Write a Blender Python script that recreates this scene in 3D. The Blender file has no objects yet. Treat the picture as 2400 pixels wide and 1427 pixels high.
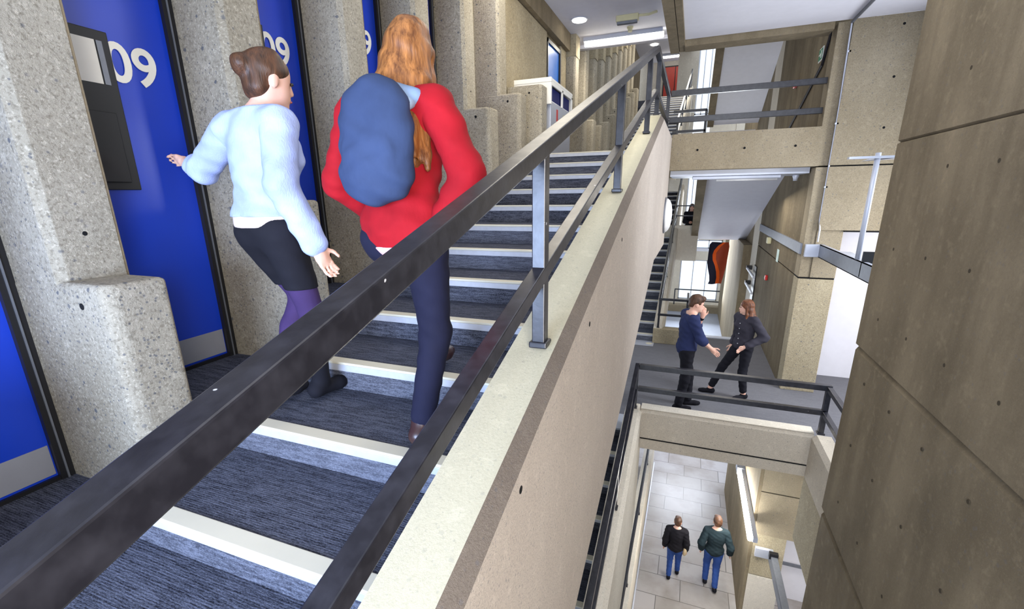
import bpy, math, random
import numpy as np
from mathutils import Vector, Matrix
R = math.radians
S = bpy.context.scene
COL = S.collection

# ------------------------------------------------------------------ camera
# world axes: X to the right across the stairs, Y along the stairs, Z up; the lens is the origin (upper floor is at Z = +0.54)
def camera():
    yaw, pitch, roll = R(21.355), R(16.25), R(-0.796)
    fwd = Vector((-math.sin(yaw) * math.cos(pitch), math.cos(yaw) * math.cos(pitch), -math.sin(pitch)))
    right = Vector((math.cos(yaw), math.sin(yaw), 0)); up = right.cross(fwd)
    r = math.cos(roll) * right + math.sin(roll) * up
    u = -math.sin(roll) * right + math.cos(roll) * up
    cam = bpy.data.cameras.new('camera'); co = bpy.data.objects.new('camera', cam)
    m = Matrix.Identity(4)
    for i in range(3):
        m[i][0] = r[i]; m[i][1] = u[i]; m[i][2] = -fwd[i]
    co.matrix_world = m
    cam.sensor_width = 36; cam.lens = 1070 / 2400 * 36
    cam.shift_x = (1200 - 1195.3) / 2400; cam.shift_y = (768.4 - 713.5) / 2400
    cam.clip_start = .05; cam.clip_end = 200
    COL.objects.link(co); S.camera = co
camera()

# ------------------------------------------------------------------ world, daylight, exposure
W = bpy.data.worlds.new('world'); S.world = W; W.use_nodes = True
bg = W.node_tree.nodes['Background']; bg.inputs[0].default_value = (.80, .89, 1.0, 1); bg.inputs[1].default_value = 1.35
S.view_settings.view_transform = 'Standard'; S.view_settings.look = 'None'
S.view_settings.exposure = 0.18; S.view_settings.gamma = 1; S.view_settings.use_curve_mapping = False

def area(name, loc, target, sx, sy, power, color=(1, 1, 1), spread=180):
    l = bpy.data.lights.new(name, 'AREA'); l.shape = 'RECTANGLE'; l.size = sx; l.size_y = sy
    l.energy = power; l.color = color; l.spread = R(spread)
    o = bpy.data.objects.new(name, l); COL.objects.link(o); o.location = loc
    d = Vector(target) - Vector(loc); o.rotation_euler = d.to_track_quat('-Z', 'Y').to_euler(); return o
area('daylight_window_behind', (-1.2, -2.2, -.5), (-2.3, 1.6, -1.2), 2.0, 1.4, 330, (.50, .66, 1.0))
area('void_overhead_light', (.6, 4.5, 2.2), (.3, 5.5, -5), 1.6, 4.0, 95, (.93, .96, 1.0))  # area light just below the void soffit, pointing down
area('daylight_far_glazing', (.5, 20.5, -2.2), (.2, 5, -3.0), 2.5, 4.5, 320, (.86, .93, 1.0))
area('lower_hall_daylight', (.5, 15.5, -5.9), (.5, 11, -8.6), 1.8, 2.0, 190, (.85, .90, 1.0))
area('landing_room_light', (4.5, 7.4, -.9), (3.2, 9.4, -2.4), 2.0, 1.5, 110, (1, .99, .97))
area('landing_side_window', (4.2, 6.9, .2), (-1.5, 3.0, -.8), 1.4, 2.6, 240, (.86, .92, 1.0))
area('void_bounce_fill', (1.2, -1.4, -.5), (-.42, 1.6, -1.4), 1.0, 2.6, 190, (1, .96, .92))  # unseen fill added to brighten the near balustrade's right face
area('lower_room_light', (4.2, 7.6, -5.5), (3.0, 9.4, -7.6), 1.6, 1.5, 90, (1, .98, .95))
area('corridor_strip_glow', (-1.6, 10.75, 3.0), (-1.6, 10.7, 0), 1.5, .2, 75, (1, .93, .78))
area('stair_ceiling_lights', (-1.5, 5.6, 3.0), (-1.7, 5.8, 0), 1.2, 5.5, 150, (1, .92, .76))
area('stair_ceiling_lights', (-1.3, 1.6, 3.0), (-1.5, 2.4, 0), 1.2, 3.0, 16, (1, .92, .76))
area('upper_flight_light', (-1.3, 18, 5.9), (-1.5, 17, 0), 1.2, 9, 240, (1, .93, .80))
area('landing_b_light', (1.0, 10.0, .0), (.9, 9.5, -4), .8, 2.0, 38, (1, .95, .85))

# ------------------------------------------------------------------ materials
def hexc(r, g, b):
    f = lambda c: ((c / 255 + .055) / 1.055) ** 2.4 if c / 255 > .04045 else c / 255 / 12.92
    return (f(r), f(g), f(b), 1)
MATS = {}
class NT:
    def __init__(s, name):
        s.m = bpy.data.materials.new(name); s.m.use_nodes = True; s.t = s.m.node_tree; s.p = s.t.nodes['Principled BSDF']
        s.co = s.t.nodes.new('ShaderNodeTexCoord')
    def n(s, kind, **kw):
        x = s.t.nodes.new('ShaderNode' + kind)
        for k, v in kw.items():
            if k in x.inputs.keys(): x.inputs[k].default_value = v
            else: setattr(x, k, v)
        return x
    def l(s, a, b): s.t.links.new(a, b)
    def vec(s, sc=(1, 1, 1)):
        m = s.n('Mapping'); m.inputs['Scale'].default_value = sc; s.l(s.co.outputs['Object'], m.inputs[0]); return m.outputs[0]
    def noise(s, scale, detail=4, sc=(1, 1, 1), rough=.55):
        x = s.n('TexNoise'); x.inputs['Scale'].default_value = scale; x.inputs['Detail'].default_value = detail
        x.inputs['Roughness'].default_value = rough; s.l(s.vec(sc), x.inputs['Vector']); return x.outputs['Fac']
    def ramp(s, f, stops):
        r = s.n('ValToRGB'); e = r.color_ramp.elements
        while len(e) < len(stops): e.new(.5)
        for i, (p, c) in enumerate(stops): e[i].position = p; e[i].color = c
        s.l(f, r.inputs[0]); return r.outputs[0]
    def mix(s, a, b, f, mode='MIX'):
        x = s.n('Mix', data_type='RGBA', blend_type=mode)
        for v, i in ((a, 6), (b, 7)):
            if isinstance(v, tuple): x.inputs[i].default_value = v
            else: s.l(v, x.inputs[i])
        if isinstance(f, (int, float)): x.inputs[0].default_value = f
        else: s.l(f, x.inputs[0])
        return x.outputs[2]
    def bump(s, h, strength=.3, dist=.01):
        b = s.n('Bump'); b.inputs['Strength'].default_value = strength; b.inputs['Distance'].default_value = dist
        s.l(h, b.inputs['Height']); s.l(b.outputs[0], s.p.inputs['Normal'])
    def fin(s, col, rough=.6, spec=.4, metal=0):
        if isinstance(col, tuple): s.p.inputs['Base Color'].default_value = col
        else: s.l(col, s.p.inputs['Base Color'])
        if isinstance(rough, (int, float)): s.p.inputs['Roughness'].default_value = rough
        else: s.l(rough, s.p.inputs['Roughness'])
        s.p.inputs['Specular IOR Level'].default_value = spec; s.p.inputs['Metallic'].default_value = metal
        return s.m

def plain(name, col, rough=.5, spec=.4, metal=0, var=.06, scale=8):
    t = NT(name); c = t.mix(col, tuple(x * .7 for x in col[:3]) + (1,), t.ramp(t.noise(scale, 5), [(.35, (0, 0, 0, 1)), (.75, (var * 5,) * 3 + (1,))]))
    return t.fin(c, rough, spec, metal)

def concrete(name, base, dark, speck=.5, bump=.5, board=0.0, gscale=60, stain=1.0):
    t = NT(name)
    big = t.ramp(t.noise(1.3, 6, (1, 1, .6)), [(.3, dark), (.7, base)])
    c = t.mix(base, big, .75 * stain)
    mid = t.noise(14, 5)
    c = t.mix(c, tuple(min(1, x * 1.25) for x in base[:3]) + (1,), t.ramp(mid, [(.55, (0, 0, 0, 1)), (.75, (.5, .5, .5, 1))]))
    if board:
        b = t.noise(4.2, 3, (1, 1, .10)); c = t.mix(c, dark, t.ramp(b, [(.45, (0, 0, 0, 1)), (.62, (board,) * 3 + (1,))]))
        st = t.noise(2.2, 7, (1, 1, .3), .7); c = t.mix(c, tuple(x * .62 for x in dark[:3]) + (1,), t.ramp(st, [(.52, (0, 0, 0, 1)), (.75, (board,) * 3 + (1,))]))
    c0 = c
    g1 = t.ramp(t.noise(gscale * .9, 3, rough=.7), [(.36, (1, 1, 1, 1)), (.50, (0, 0, 0, 1))])
    g2 = t.ramp(t.noise(gscale * 1.3, 2, (1.1, .9, 1), .6), [(.56, (0, 0, 0, 1)), (.70, (1, 1, 1, 1))])
    def mul(a, k):
        m = t.n('Math', operation='MULTIPLY'); t.l(a, m.inputs[0]); m.inputs[1].default_value = k; return m.outputs[0]
    c = t.mix(c, tuple(x * .52 for x in dark[:3]) + (1,), mul(g1, min(.6, speck * .75)))
    c = t.mix(c, tuple(min(1, x * 1.45) for x in base[:3]) + (1,), mul(g2, min(.6, speck * .8)))
    for sc, th, w in ((gscale * 1.15, .08, .75), (gscale * .55, .022, .9)):
        v = t.n('TexVoronoi'); v.inputs['Scale'].default_value = sc; t.l(t.vec(), v.inputs['Vector'])
        sep = t.n('SeparateColor'); t.l(v.outputs['Color'], sep.inputs[0])
        a = t.ramp(sep.outputs[0], [(th, (1, 1, 1, 1)), (th + .03, (0, 0, 0, 1))])
        b2 = t.ramp(v.outputs['Distance'], [(.30, (1, 1, 1, 1)), (.46, (0, 0, 0, 1))])
        c = t.mix(c, (.10, .11, .135, 1), mul(t.mix(a, b2, 1.0, 'MULTIPLY'), min(1, speck * 1.25) * w))
    hb = t.mix(t.noise(gscale * 1.1, 6, rough=.75), t.noise(9, 4), .3)
    t.bump(hb, bump, .018)
    return t.fin(c, .88, .2)

def carpet(name, a, b):
    t = NT(name)
    n1 = t.ramp(t.noise(70, 4, (.10, 1, 1), .8), [(.43, (0, 0, 0, 1)), (.57, (1, 1, 1, 1))])
    n2 = t.ramp(t.noise(230, 2, (.55, 1, 1)), [(.42, (0, 0, 0, 1)), (.62, (1, 1, 1, 1))])
    w = t.n('TexWave', wave_type='BANDS', bands_direction='Y'); w.inputs['Scale'].default_value = 30; w.inputs['Distortion'].default_value = 2.5
    w.inputs['Detail'].default_value = 3; w.inputs['Detail Scale'].default_value = 3; t.l(t.vec((.3, 1, 1)), w.inputs['Vector'])
    f = t.mix(t.mix(n1, n2, .5), w.outputs['Color'], .3)
    c = t.mix(a, b, f)
    t.bump(f, .6, .006)
    return t.fin(c, .95, .1)

CON_R = concrete('concrete_rough', hexc(178, 166, 140), hexc(140, 127, 102), .55, .75, 0, 55)
CON_P = concrete('concrete_pillar', hexc(186, 178, 162), hexc(148, 138, 118), .72, 1.0, .15, 62)
CON_F = concrete('concrete_facing', hexc(158, 146, 124), hexc(132, 119, 96), .45, .7, 0, 75)
CON_B = concrete('concrete_board', hexc(128, 115, 93), hexc(90, 79, 61), .16, .6, .42, 60, 1.25)
CON_D = concrete('concrete_board_deep', hexc(140, 127, 104), hexc(104, 92, 72), .18, .4, .4, 50)
CON_K = concrete('concrete_shaded_band', hexc(128, 118, 108), hexc(104, 94, 86), .3, .7, 0, 100)  # shadow along the parapet bevel, painted in as a darker concrete
CON_S = concrete('concrete_smooth', hexc(184, 179, 157), hexc(166, 160, 138), .18, .25, .0, 90, .5)
CON_T = concrete('concrete_stringer', hexc(208, 196, 184), hexc(184, 170, 158), .38, .9, .0, 110, .7)
CON_E = concrete('concrete_edge_beam', hexc(200, 190, 174), hexc(176, 164, 146), .4, .8, 0, 100, .7)
CON_W = concrete('concrete_light', hexc(216, 208, 194), hexc(188, 178, 160), .28, .5, .0, 90, .7)
HOLE = plain('tie_hole', (.012, .012, .013, 1), .9, .1); PIT = plain('tie_hole_filled', hexc(62, 55, 44), .9, .1)
PAINT = plain('white_paint', hexc(222, 221, 229), .65, .3, var=.03)
PAINTD = plain('grey_paint', hexc(196, 198, 206), .7, .3, var=.03)
CARPET = carpet('stair_carpet', hexc(24, 25, 34), hexc(104, 108, 124))
CARPETR = carpet('riser_carpet', hexc(40, 41, 50), hexc(118, 121, 134))
CARPETF = carpet('floor_carpet', hexc(98, 98, 104), hexc(122, 122, 128))
NOSE_T = plain('nosing_cream', hexc(214, 208, 188), .45, .5, var=.03)
NOSE_F = plain('nosing_face', hexc(192, 194, 202), .35, .5, .1, var=.08, scale=20)
def railpaint():
    t = NT('railing_paint')
    c = t.mix(hexc(22, 22, 30), hexc(42, 42, 50), t.ramp(t.noise(18, 6), [(.4, (0, 0, 0, 1)), (.7, (1, 1, 1, 1))]))
    chips = t.ramp(t.noise(24, 2, (1, 1, 1)), [(.765, (0, 0, 0, 1)), (.775, (1, 1, 1, 1))])
    c = t.mix(c, hexc(190, 190, 196), chips)
    t.bump(t.noise(60, 4), .07, .004)
    return t.fin(c, t.ramp(t.noise(14, 6), [(.3, (.30,) * 3 + (1,)), (.7, (.36,) * 3 + (1,))]), .6)
RAIL = railpaint()
def doorblue():
    t = NT('door_blue'); c = t.mix(hexc(16, 66, 206), hexc(20, 46, 160), t.noise(1.2, 3)); return t.fin(c, .30, .5)
BLUE = doorblue()
BLACK = plain('black_frame', (.012, .012, .014, 1), .4, .4)
KICK = plain('kick_plate_grey', hexc(158, 160, 170), .45, .5, .3, var=.05)
WHITE = plain('white_letters', hexc(232, 230, 224), .5, .4, var=.02)
RED = plain('red_plastic', hexc(196, 30, 26), .4, .5)
REDDOOR = plain('red_door', hexc(190, 58, 40), .45, .5)
GREEN = plain('sign_green', hexc(30, 120, 84), .5, .4)
STEEL = plain('galvanised_steel', hexc(128, 132, 142), .45, .5, .55, var=.1, scale=14)
STEELW = plain('pale_steel', hexc(196, 200, 212), .4, .5, .35, var=.04)
CREAMP = plain('cream_plastic', hexc(204, 198, 160), .5, .4)
STONE = None
def paving():
    t = NT('stone_paving'); b = t.n('TexBrick'); b.offset = .5; b.inputs['Scale'].default_value = 1
    b.inputs['Brick Width'].default_value = 1.0; b.inputs['Row Height'].default_value = .62; b.inputs['Mortar Size'].default_value = .008
    b.inputs['Color1'].default_value = hexc(162, 158, 158); b.inputs['Color2'].default_value = hexc(148, 142, 138); b.inputs['Mortar'].default_value = hexc(82, 78, 76)
    t.l(t.vec(), b.inputs['Vector'])
    c = t.mix(b.outputs['Color'], hexc(116, 106, 96), t.ramp(t.noise(1.6, 6), [(.45, (0, 0, 0, 1)), (.7, (.6, .6, .6, 1))]))
    return t.fin(c, .36, .5)
STONE = paving()
def emis(name, col, st):
    t = NT(name); t.p.inputs['Emission Color'].default_value = col; t.p.inputs['Emission Strength'].default_value = st; return t.fin(col, .5)
LAMP = emis('lamp_diffuser', (1, .96, .88, 1), 9)
LAMP2 = emis('tube_lamp', (1, .98, .92, 1), 110)
LAMPD = plain('opal_lamp_shade', hexc(236, 234, 232), .4, .5, var=.02)
def glassm():
    t = NT('window_glass'); t.p.inputs['Transmission Weight'].default_value = 1; t.p.inputs['IOR'].default_value = 1.05
    return t.fin((.95, .98, 1, 1), .02, .3)
GLASS = glassm()

# ------------------------------------------------------------------ mesh helpers
class MB:
    def __init__(s): s.v = []; s.f = []; s.mi = []; s.ms = []
    def mat(s, m):
        if m not in s.ms: s.ms.append(m)
        return s.ms.index(m)
    def add(s, vs, fs, m):
        o = len(s.v); s.v += [tuple(v) for v in vs]; k = s.mat(m)
        for f in fs: s.f.append(tuple(i + o for i in f)); s.mi.append(k)
        return s
    def box(s, x0, x1, y0, y1, z0, z1, m):
        vs = [(x, y, z) for z in (z0, z1) for y in (y0, y1) for x in (x0, x1)]
        return s.add(vs, [(0, 2, 3, 1), (4, 5, 7, 6), (0, 1, 5, 4), (2, 6, 7, 3), (0, 4, 6, 2), (1, 3, 7, 5)], m)
    def prism(s, poly, a0, a1, m, axis='x'):   # poly in the plane across the axis
        def P(p, a): return {'x': (a, p[0], p[1]), 'y': (p[0], a, p[1]), 'z': (p[0], p[1], a)}[axis]
        n = len(poly); vs = [P(p, a0) for p in poly] + [P(p, a1) for p in poly]
        fs = [tuple(range(n)), tuple(range(2 * n - 1, n - 1, -1))] + [(i, i + n, (i + 1) % n + n, (i + 1) % n) for i in range(n)]
        return s.add(vs, fs, m)
    def tube(s, pts, r, m, n=10):
        pts = [Vector(p) for p in pts]; vs = []; fs = []
        rs = r if isinstance(r, (list, tuple)) else [r] * len(pts)
        for i, p in enumerate(pts):
            d = (pts[min(i + 1, len(pts) - 1)] - pts[max(i - 1, 0)]).normalized()
            a = d.orthogonal().normalized() if i == 0 else (a - d * a.dot(d)).normalized()
            b = d.cross(a)
            for j in range(n):
                t = 2 * math.pi * j / n; vs.append(p + rs[i] * (math.cos(t) * a + math.sin(t) * b))
        for i in range(len(pts) - 1):
            for j in range(n): fs.append((i * n + j, i * n + (j + 1) % n, (i + 1) * n + (j + 1) % n, (i + 1) * n + j))
        fs += [tuple(range(n - 1, -1, -1)), tuple(range((len(pts) - 1) * n, len(pts) * n))]
        return s.add(vs, fs, m)
    def lathe(s, c, axis, prof, m, n=24):       # prof: list of (distance along axis, radius)
        ax = Vector(axis).normalized(); a = ax.orthogonal().normalized(); b = ax.cross(a); c = Vector(c); vs = []; fs = []
        for d, r in prof:
            for j in range(n):
                t = 2 * math.pi * j / n; vs.append(c + ax * d + r * (math.cos(t) * a + math.sin(t) * b))
        for i in range(len(prof) - 1):
            for j in range(n): fs.append((i * n + j, i * n + (j + 1) % n, (i + 1) * n + (j + 1) % n, (i + 1) * n + j))
        fs += [tuple(range(n - 1, -1, -1)), tuple(range((len(prof) - 1) * n, len(prof) * n))]
        return s.add(vs, fs, m)
    def hole(s, p, axis, r=.014, m=None):               # form-tie hole: a shallow dark plug
        return s.lathe(p, axis, [(-.004, r * 1.15), (.0015, r * 1.1), (.0015, r * .2)], m or HOLE, 12)
    def build(s, name, parent=None, bevel=0, smooth=False, org=None):
        o3 = Vector(org) if org else Vector((0, 0, 0))
        me = bpy.data.meshes.new(name); me.from_pydata([tuple(Vector(v) - o3) for v in s.v], [], s.f)
        for m in s.ms: me.materials.append(m)
        me.polygons.foreach_set('material_index', s.mi)
        me.update()
        import bmesh
        bm = bmesh.new(); bm.from_mesh(me); bmesh.ops.recalc_face_normals(bm, faces=bm.faces); bm.to_mesh(me); bm.free()
        if smooth: me.polygons.foreach_set('use_smooth', [True] * len(me.polygons))
        o = bpy.data.objects.new(name, me); COL.objects.link(o); o.location = o3
        if parent is not None:
            o.parent = parent; o.location = o3 - Vector(parent.location)
            if not org: o.location = -Vector(parent.location)
        if bevel:
            b = o.modifiers.new('bevel', 'BEVEL'); b.width = bevel; b.segments = 2 if bevel < .02 else 4; b.limit_method = 'ANGLE'; b.angle_limit = R(40)
        return o
def thing(name, loc, label, cat, group=None):
    o = bpy.data.objects.new(name, None); COL.objects.link(o); o.location = loc; o.empty_display_size = .1
    return tag(o, label, cat, group)
def tag(o, label, cat, group=None, kind=None):
    o['label'] = label; o['category'] = cat
    if group: o['group'] = group
    if kind: o['kind'] = kind
    return o
def struct(o, label=None):
    o['kind'] = 'structure'
    if label: o['label'] = label
    return o

SL = .3202                       # slope of every flight
TREAD, RISE = .505, .1617

# ------------------------------------------------------------------ staircases
def flight(label, y_top, z_top, n, x0, x1, wide=None, top_extra=.05):
    root = thing('carpeted_staircase', (x1, y_top - TREAD * n, z_top - RISE * n), label, 'staircase')
    for k in range(n):
        y = y_top - TREAD * k; z = z_top - RISE * k
        ye = y + TREAD + .02 if k else y + top_extra + .1
        a = MB().box(x0, x1, y, ye, z - .30, z - .002, CARPET)
        a.mi = [0] * 6; ri = a.mat(CARPETR); a.mi[2] = ri
        st = a.build('step', root)
        b = MB()
        prof_t = [(y - .012, z + .004), (y + .062, z + .004), (y + .062, z - .01), (y - .012, z - .01)]
        b.prism(prof_t, x0, x1, NOSE_T)
        b.prism([(y - .012, z - .0101), (y - .004, z - .0101), (y - .004, z - .05), (y - .012, z - .05)], x0, x1, NOSE_F)
        no = b.build('nosing', st, bevel=.003)
        no.location = (0, 0, 0); no.matrix_parent_inverse = Matrix.Translation(-Vector(root.location) - Vector(st.location)) if False else Matrix.Identity(4)
        no.location = -Vector(root.location) - Vector(st.location)
    return root

def parapet(name, label, stations, x0=-.65, x1=-.425, top=CON_S, side=CON_T, holes=()):
    b = MB(); vs = []
    for y, zt, zb in stations:
        vs += [(x0, y, zt), (x1 - .045, y, zt), (x1, y, zt - .055), (x1, y, zb), (x0, y, zb)]
    n = len(stations)
    for i in range(n - 1):
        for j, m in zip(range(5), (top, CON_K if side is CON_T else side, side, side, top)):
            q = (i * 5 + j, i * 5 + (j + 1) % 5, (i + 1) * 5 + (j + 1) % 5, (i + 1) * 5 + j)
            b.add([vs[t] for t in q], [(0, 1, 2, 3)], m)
    b.add(vs[:5], [(0, 1, 2, 3, 4)], side); b.add(vs[-5:], [(4, 3, 2, 1, 0)], side)
    for h in holes: b.hole(h, (1, 0, 0), .012)
    o = b.build(name); tag(o, label, 'balustrade'); return o

def railing(label, x, top, mid, posts, w=.06, h=.06, group='black steel railings of the stairwell', extra=None):
    """top / mid: lists of (y, z of the upper face); posts: (y, base z, top z)"""
    root = thing('steel_railing', (x, posts[0][0], posts[0][1]), label, 'railing', group)
    def bar(pts, nm, ww, hh):
        poly = [(y, z) for y, z in pts] + [(y, z - hh) for y, z in reversed(pts)]
        b = MB(); n = len(pts)
        for i in range(n - 1):
            (ya, za), (yb, zb) = pts[i], pts[i + 1]
            b.prism([(ya, za), (yb, zb), (yb, zb - hh), (ya, za - hh)], x - ww / 2, x + ww / 2, RAIL)
        b.build(nm, root, bevel=.004)
    bar(top, 'top_rail', w, h); bar(mid, 'mid_rail', w * .9, h)
    for y, zb, zt in posts:
        b = MB().box(x - w * .45, x + w * .42, y - .028, y + .028, zb, zt, RAIL)
        p = b.build('post', root, bevel=.004)
        c = MB().box(x - w * .62, x + w * .62, y - .04, y + .04, zb - .004, zb + .022, RAIL).build('base_plate', p, bevel=.006)
        c.location = -Vector(root.location) - Vector(p.location)
    return root
def xrail(root, y, x0, x1, z, nm, w=.06, h=.06):
    return MB().box(x0, x1, y - w / 2, y + w / 2, z - h, z, RAIL).build(nm, root, bevel=.004)
def xpost(root, x, y, zb, zt, w=.05):
    p = MB().box(x - w / 2, x + w / 2, y - w / 2, y + w / 2, zb, zt, RAIL).build('post', root, bevel=.004)
    c = MB().box(x - w * .72, x + w * .72, y - w * .72, y + w * .72, zb - .004, zb + .02, RAIL).build('base_plate', p, bevel=.005)
    c.location = -Vector(root.location) - Vector(p.location)

# upper near flight
flight('near flight of dark carpeted stairs with cream nosings, two women climbing it', 6.5, .54, 15, -2.32, -.60)
cN, cP, cB = 1.543, 1.137, 2.94
zl = lambda y, c: SL * y - c
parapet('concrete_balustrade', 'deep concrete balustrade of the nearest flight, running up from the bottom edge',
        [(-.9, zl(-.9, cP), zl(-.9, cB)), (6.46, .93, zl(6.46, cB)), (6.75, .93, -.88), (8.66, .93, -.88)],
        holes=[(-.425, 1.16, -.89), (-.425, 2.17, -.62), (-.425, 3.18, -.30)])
railing('nearest black handrail on the deep concrete balustrade, crossing the whole foreground', -.533,
        [(-.9, zl(-.9, .35)), (6.09, 1.6), (8.78, 1.6)], [(-.9, zl(-.9, .806)), (6.2, 1.18), (8.78, 1.18)],
        [(y, zl(y, cP), zl(y, .38)) for y in (-.17, 1.70, 3.585, 5.46)] + [(6.55, .93, 1.57), (8.75, .93, 1.57)])

# middle flight (below the near one) and its continuation past the landing
flight('middle flight of stairs seen between the deep balustrade and the next black handrail', 6.3, -3.35, 13, -2.3, -.60)
c0 = SL * 6.3 + 3.35
parapet('concrete_balustrade', 'pale concrete balustrade of the middle flight, left edge of the void',
        [(-1, zl(-1, c0 - .406), zl(-1, c0 + 1.5)), (6.12, -3.0, zl(6.12, c0 + 1.5)), (6.45, -3.0, -4.3)], top=CON_W, side=CON_W)
rb = railing('black handrail down the left edge of the void, on the pale balustrade', -.533,
        [(-1, zl(-1, c0 - 1.0)), (6.36, -2.33)], [(-1, zl(-1, c0 - .66)), (6.36, -2.67)],
        [(y, zl(y, c0 - .406), zl(y, c0 - .97)) for y in (.4, 2.6, 4.6)] + [(6.30, -3.0, -2.36)])
flight('far lower flight of stairs rising from the landing behind the talking pair', 10.75 + TREAD * 20, -3.35 + RISE * 21, 21, -2.2, -.55, top_extra=.3)
c1 = SL * 10.75 + 3.19
parapet('concrete_balustrade', 'light concrete balustrade of the far lower flight, beside the bright window',
        [(10.65, -3.0, -3.36), (11.2, zl(11.2, c1 - .25), -3.36), (20.9, zl(20.9, c1 - .25), zl(20.9, c1 + 1.2))], -.6, -.38, CON_W, CON_W)
railing('black handrail of the far lower flight rising beside the bright window', -.50,
        [(10.68, -2.30), (20.8, -2.30 + SL * 10.1)], [(10.68, -2.66), (20.8, -2.66 + SL * 10.1)],
        [(10.7, -3.0, -2.33)] + [(y, zl(y, c1 - .27), -2.33 + SL * (y - 10.68)) for y in (13, 15.2, 17.4, 19.6)], .05, .05)
flight('far upper flight of stairs climbing beyond the upper landing', 12.7 + TREAD * 21, .54 + RISE * 22, 22, -2.3, -.60, top_extra=.3)

mk = MB().box(-1.1, -.56, 10.34, 10.72, -3.349, -3.344, STEELW)
mk.lathe((-.66, 10.52, -3.344), (0, 0, 1), [(0, .075), (.002, .075), (.002, .03)], NOSE_T, 20)
mk = mk.build('floor_marker'); tag(mk, 'pale step marker strip at the foot of the far lower flight', 'marker', 'step markers on the middle landing')
mk = MB().box(-1.1, -.56, 6.24, 6.72, -3.347, -3.342, STEELW)
for xx, yy in ((-.60, 6.42), (-.60, 6.56)): mk.lathe((xx - .03, yy, -3.342), (0, 0, 1), [(0, .06), (.002, .06), (.002, .03)], NOSE_T, 20)
mk = mk.build('floor_marker'); tag(mk, 'pale step marker strip at the top of the middle flight', 'marker', 'step markers on the middle landing')

# ------------------------------------------------------------------ floors
def slab(name, boxes, label):
    b = MB()
    for a in boxes: b.box(*a)
    return struct(b.build(name), label)
slab('floor_upper_landing', [(-3.3, -.65, 6.55, 12.68, .24, .54, CARPET)], 'upper landing of dark carpet with the bin')
slab('floor_middle_landing', [(-3.3, 1.72, 6.5, 11.4, -3.60, -3.35, CARPETF), (1.95, 6.3, -2.0, 8.66, -3.6, -3.35, CARPETF),
      (1.72, 1.95, 6.5, 8.66, -3.6, -3.35, CARPETF), (2.2, 6.3, 8.66, 11.4, -3.6, -3.35, CARPETF)], 'grey carpeted middle landing')
slab('floor_landing_edge', [(.12, 1.7, 11.4, 11.58, -3.62, -3.33, STEELW)], 'pale metal edge of the middle landing')
slab('floor_sunken', [(-3.3, 2.2, 11.6, 22.6, -5.65, -5.4, plain('polished_grey_floor', hexc(160, 166, 182), .4, .5))], 'pale polished floor below the middle landing')
slab('floor_ground', [(-3.5, 6.3, -2.5, 26, -8.8, -8.6, STONE)], 'stone paved ground floor')
# bridge
b = MB().box(-.424, 1.75, 8.66, 8.95, .36, .93, CON_F)
for x in (-.01, .69, 1.4): b.hole((x, 8.65, .67), (0, -1, 0), .016)
struct(b.build('beam_bridge', bevel=.012), 'concrete beam of the upper bridge')
b = MB().box(-.42, 1.7, 8.95, 10.3, .30, .54, PAINTD); b.box(-.42, 1.7, 8.951, 10.3, .27, .299, STEELW); b.box(-.60, .12, 10.3, 10.86, .3, .93, CON_D)
struct(b.build('floor_bridge'), 'bridge deck and its pale soffit')
L = thing('steel_railing', (.5, 8.78, .93), 'black two-bar railing across the upper bridge', 'railing', 'black steel railings of the stairwell')
xrail(L, 8.80, -.50, 1.73, 1.62, 'top_rail', .06, .085); xrail(L, 8.80, -.50, 1.73, 1.21, 'mid_rail', .06, .085)
for x, y in ((1.18, 8.35),):
    pass
# bridge tube lamp under the soffit
t = thing('tube_light', (.9, 9.3, .24), 'slim pale tube light under the bridge soffit', 'light')
MB().box(-.05, 1.35, 9.22, 9.32, .215, .27, STEELW).build('housing', t, bevel=.01)
MB().tube([(.35, 9.27, .2), (1.3, 9.27, .2)], .02, LAMPD).build('diffuser', t, smooth=True)
# middle landing void edge
b = MB()
b.prism([(6.27, -3.05), (6.32, -3.0), (6.47, -3.0), (6.5, -3.05), (6.5, -3.62), (6.27, -3.62), (6.27, -3.47), (6.285, -3.462), (6.285, -3.452), (6.27, -3.445)], -.44, 1.72, CON_E)
b.box(-.44, 1.69, 6.266, 6.28, -3.462, -3.452, HOLE); b.box(-.44, 1.72, 6.30, 6.49, -3.0, -2.997, CON_W)
struct(b.build('beam_middle_landing'), 'concrete edge beam of the middle landing under the black railing')
b = MB()
b.prism([(1.69, -3.62), (1.69, -3.05), (1.74, -3.0), (1.9, -3.0), (1.9, -3.62)], -1, 6.27, CON_E, 'y')
b.box(1.695, 2.0, -1, 6.3, -4.6, -3.63, CON_R)
struct(b.build('beam_void_right'), 'concrete edge beam down the right side of the void')
L = thing('steel_railing', (1.79, 6.33, -3.0), 'black two-bar railing in front of the talking pair', 'railing', 'black steel railings of the stairwell')
xrail(L, 6.33, -.50, 1.82, -2.33, 'top_rail', .07, .072); xrail(L, 6.33, -.50, 1.80, -2.67, 'mid_rail', .06, .07)
xpost(L, 1.79, 6.33, -3.0, -2.36, .06)
L2 = thing('steel_railing', (1.79, 3.0, -3.0), 'short black railing returning behind the near right wall', 'railing', 'black steel railings of the stairwell')
for z, nm in ((-2.34, 'top_rail'), (-2.68, 'mid_rail')): MB().box(1.76, 1.82, 1.5, 6.30, z - .06, z, RAIL).build(nm, L2, bevel=.004)
xpost(L2, 1.79, 4.2, -3.0, -2.38)
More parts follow.
